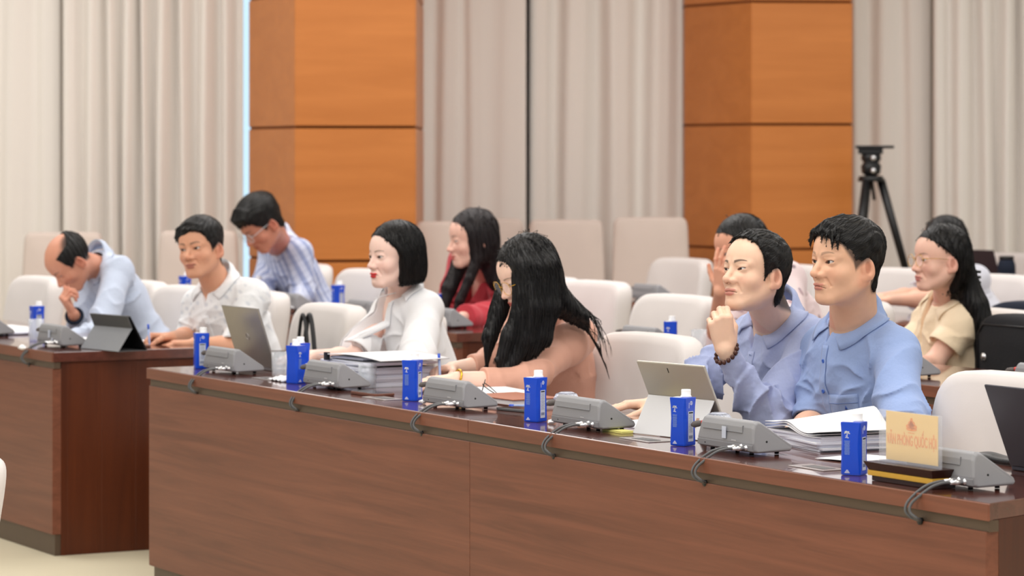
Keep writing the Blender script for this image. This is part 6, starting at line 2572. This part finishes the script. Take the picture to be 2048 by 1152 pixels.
m_.box((c0.x - .004, c0.y - .014, c0.z - .028), (c0.x + .008, c0.y + .014, c0.z + .028), T=Matrix.Translation(-Vector(B.root.location)))
m_.build('hair_claw', M['black'], B.root, bevel=.003)
B.info()

# ================================================================== woman in the floral blouse, second row
s7 = sof(1540, 2.75)
B = Body('woman_floral', 'person in a pale pink floral blouse, face hidden, one hand raised to the forehead', J(1530, 566, 2.78), J(1480, 498, 2.60), pitch=-14, yaw=-6, roll=4, hs=1.08,
         sh=.185, drop=.02, skin=(228, 168, 140), pelvis=ST(s7 - .12, 2.95, .54), girth=1.02, neck_r=.048,
         par=dict(fem=1, wide=1.0, eye=.5, brow=.6))
B.arm('R', J(1432, 690, 2.46), J(1440, 585, 2.36), dict(f=(-.10, .02, 1), n=(.2, -1, .0), curls=((8, 12, 8), (10, 16, 8), (14, 18, 8), (18, 20, 10)), tcurl=.1, spread=.2, sc=.98, tdir=((.6, .9, .1), (.8, .6, .1), (.9, .4, .1))))
B.arm('L', J(1585, 690, 2.6), J(1540, 695, 2.4), dict(f=(.3, .95, 0), n=(0, 0, -1), curls=(15, 18, 12), sc=.94))
B.build_body(h=.0034, hh=.0026)
B.legs()


def dots(p):
    c = np.ones((len(p), 3))
    r_ = np.random.RandomState(5)
    ctr = p[r_.randint(0, len(p), 110)]
    for i, q in enumerate(ctr):
        d = np.sqrt(((p - q) ** 2).sum(1))
        w = 1 - sm(d, .005 + .007 * (i % 3) / 2, .009 + .010 * (i % 3) / 2)
        c = mixc(c, ((.10, .08, .22), (.25, .2, .25), (.5, .38, .42))[i % 3], w * .85)
    return c


B.build_shirt('floral_blouse', 'floral', colf=dots, sleeve=dict(L=1.6, R=1.2), r0=.060, r1=.058, r2=.04, amp=.006, seed=23, vneck=.0, neck_hole=.056, loose=.008, h=.005)
L7 = [([J(1490, 500, 2.7), J(1505, 545, 2.74), J(1515, 585, 2.78)], [.07, .055, .03]), ([J(1465, 490, 2.62), J(1462, 525, 2.62), J(1468, 560, 2.64)], [.06, .045, .02])]
B.build_hair(hair_long(dict(sweep=.0, part=False)), 'hair', world=locks_world(L7), h=.0036, ext=[J(1540, 600, 2.9)], flow='long', strands=600, steps=6, step=.02, sr=.0016)
B.info()

# ================================================================== woman behind, third row
s11 = sof(1890, 4.9)
B = Body('woman_back', 'person with parted black hair and grey-white sleeves, behind the person in beige', J(1906, 560, 4.95), J(1886, 488, 4.80), pitch=-6, yaw=-4, roll=0, hs=1.08,
         sh=.19, drop=.03, skin=(236, 184, 160), pelvis=ST(s11 - .14, 5.05, .56), girth=1.05, neck_r=.05,
         par=dict(fem=1, wide=1.0, eye=.6, brow=.6))
B.arm('L', J(1856, 598, 4.62), J(1778, 600, 4.35), dict(f=(.2, .95, 0), n=(0, 0, -1), curls=(15, 18, 12), sc=.96))
B.arm('R', J(1830, 592, 4.66), J(1762, 596, 4.40), dict(f=(-.2, .95, 0), n=(0, 0, -1), curls=(15, 18, 12), sc=.96))
B.build_body(h=.0038, hh=.003)
B.legs()
B.build_shirt('pale_blouse', 'grey_white', sleeve=dict(L=.9, R=.9), r0=.066, r1=.070, amp=.006, seed=29, vneck=.04, neck_hole=.06, loose=.006, h=.006)
B.build_hair(hair_long(dict(sweep=.0)), 'hair', world=locks_world([([J(1905, 490, 4.9), J(1912, 540, 4.96), J(1915, 590, 4.98)], [.07, .06, .03])]), h=.004, ext=[J(1925, 610, 5.05)], flow='long', strands=500, steps=6, step=.02, sr=.0018)
B.specs('gold_metal', y=.100, z=-.003, rim=.0012, squar=2.0)
B.info()
bpy.context.view_layer.update()
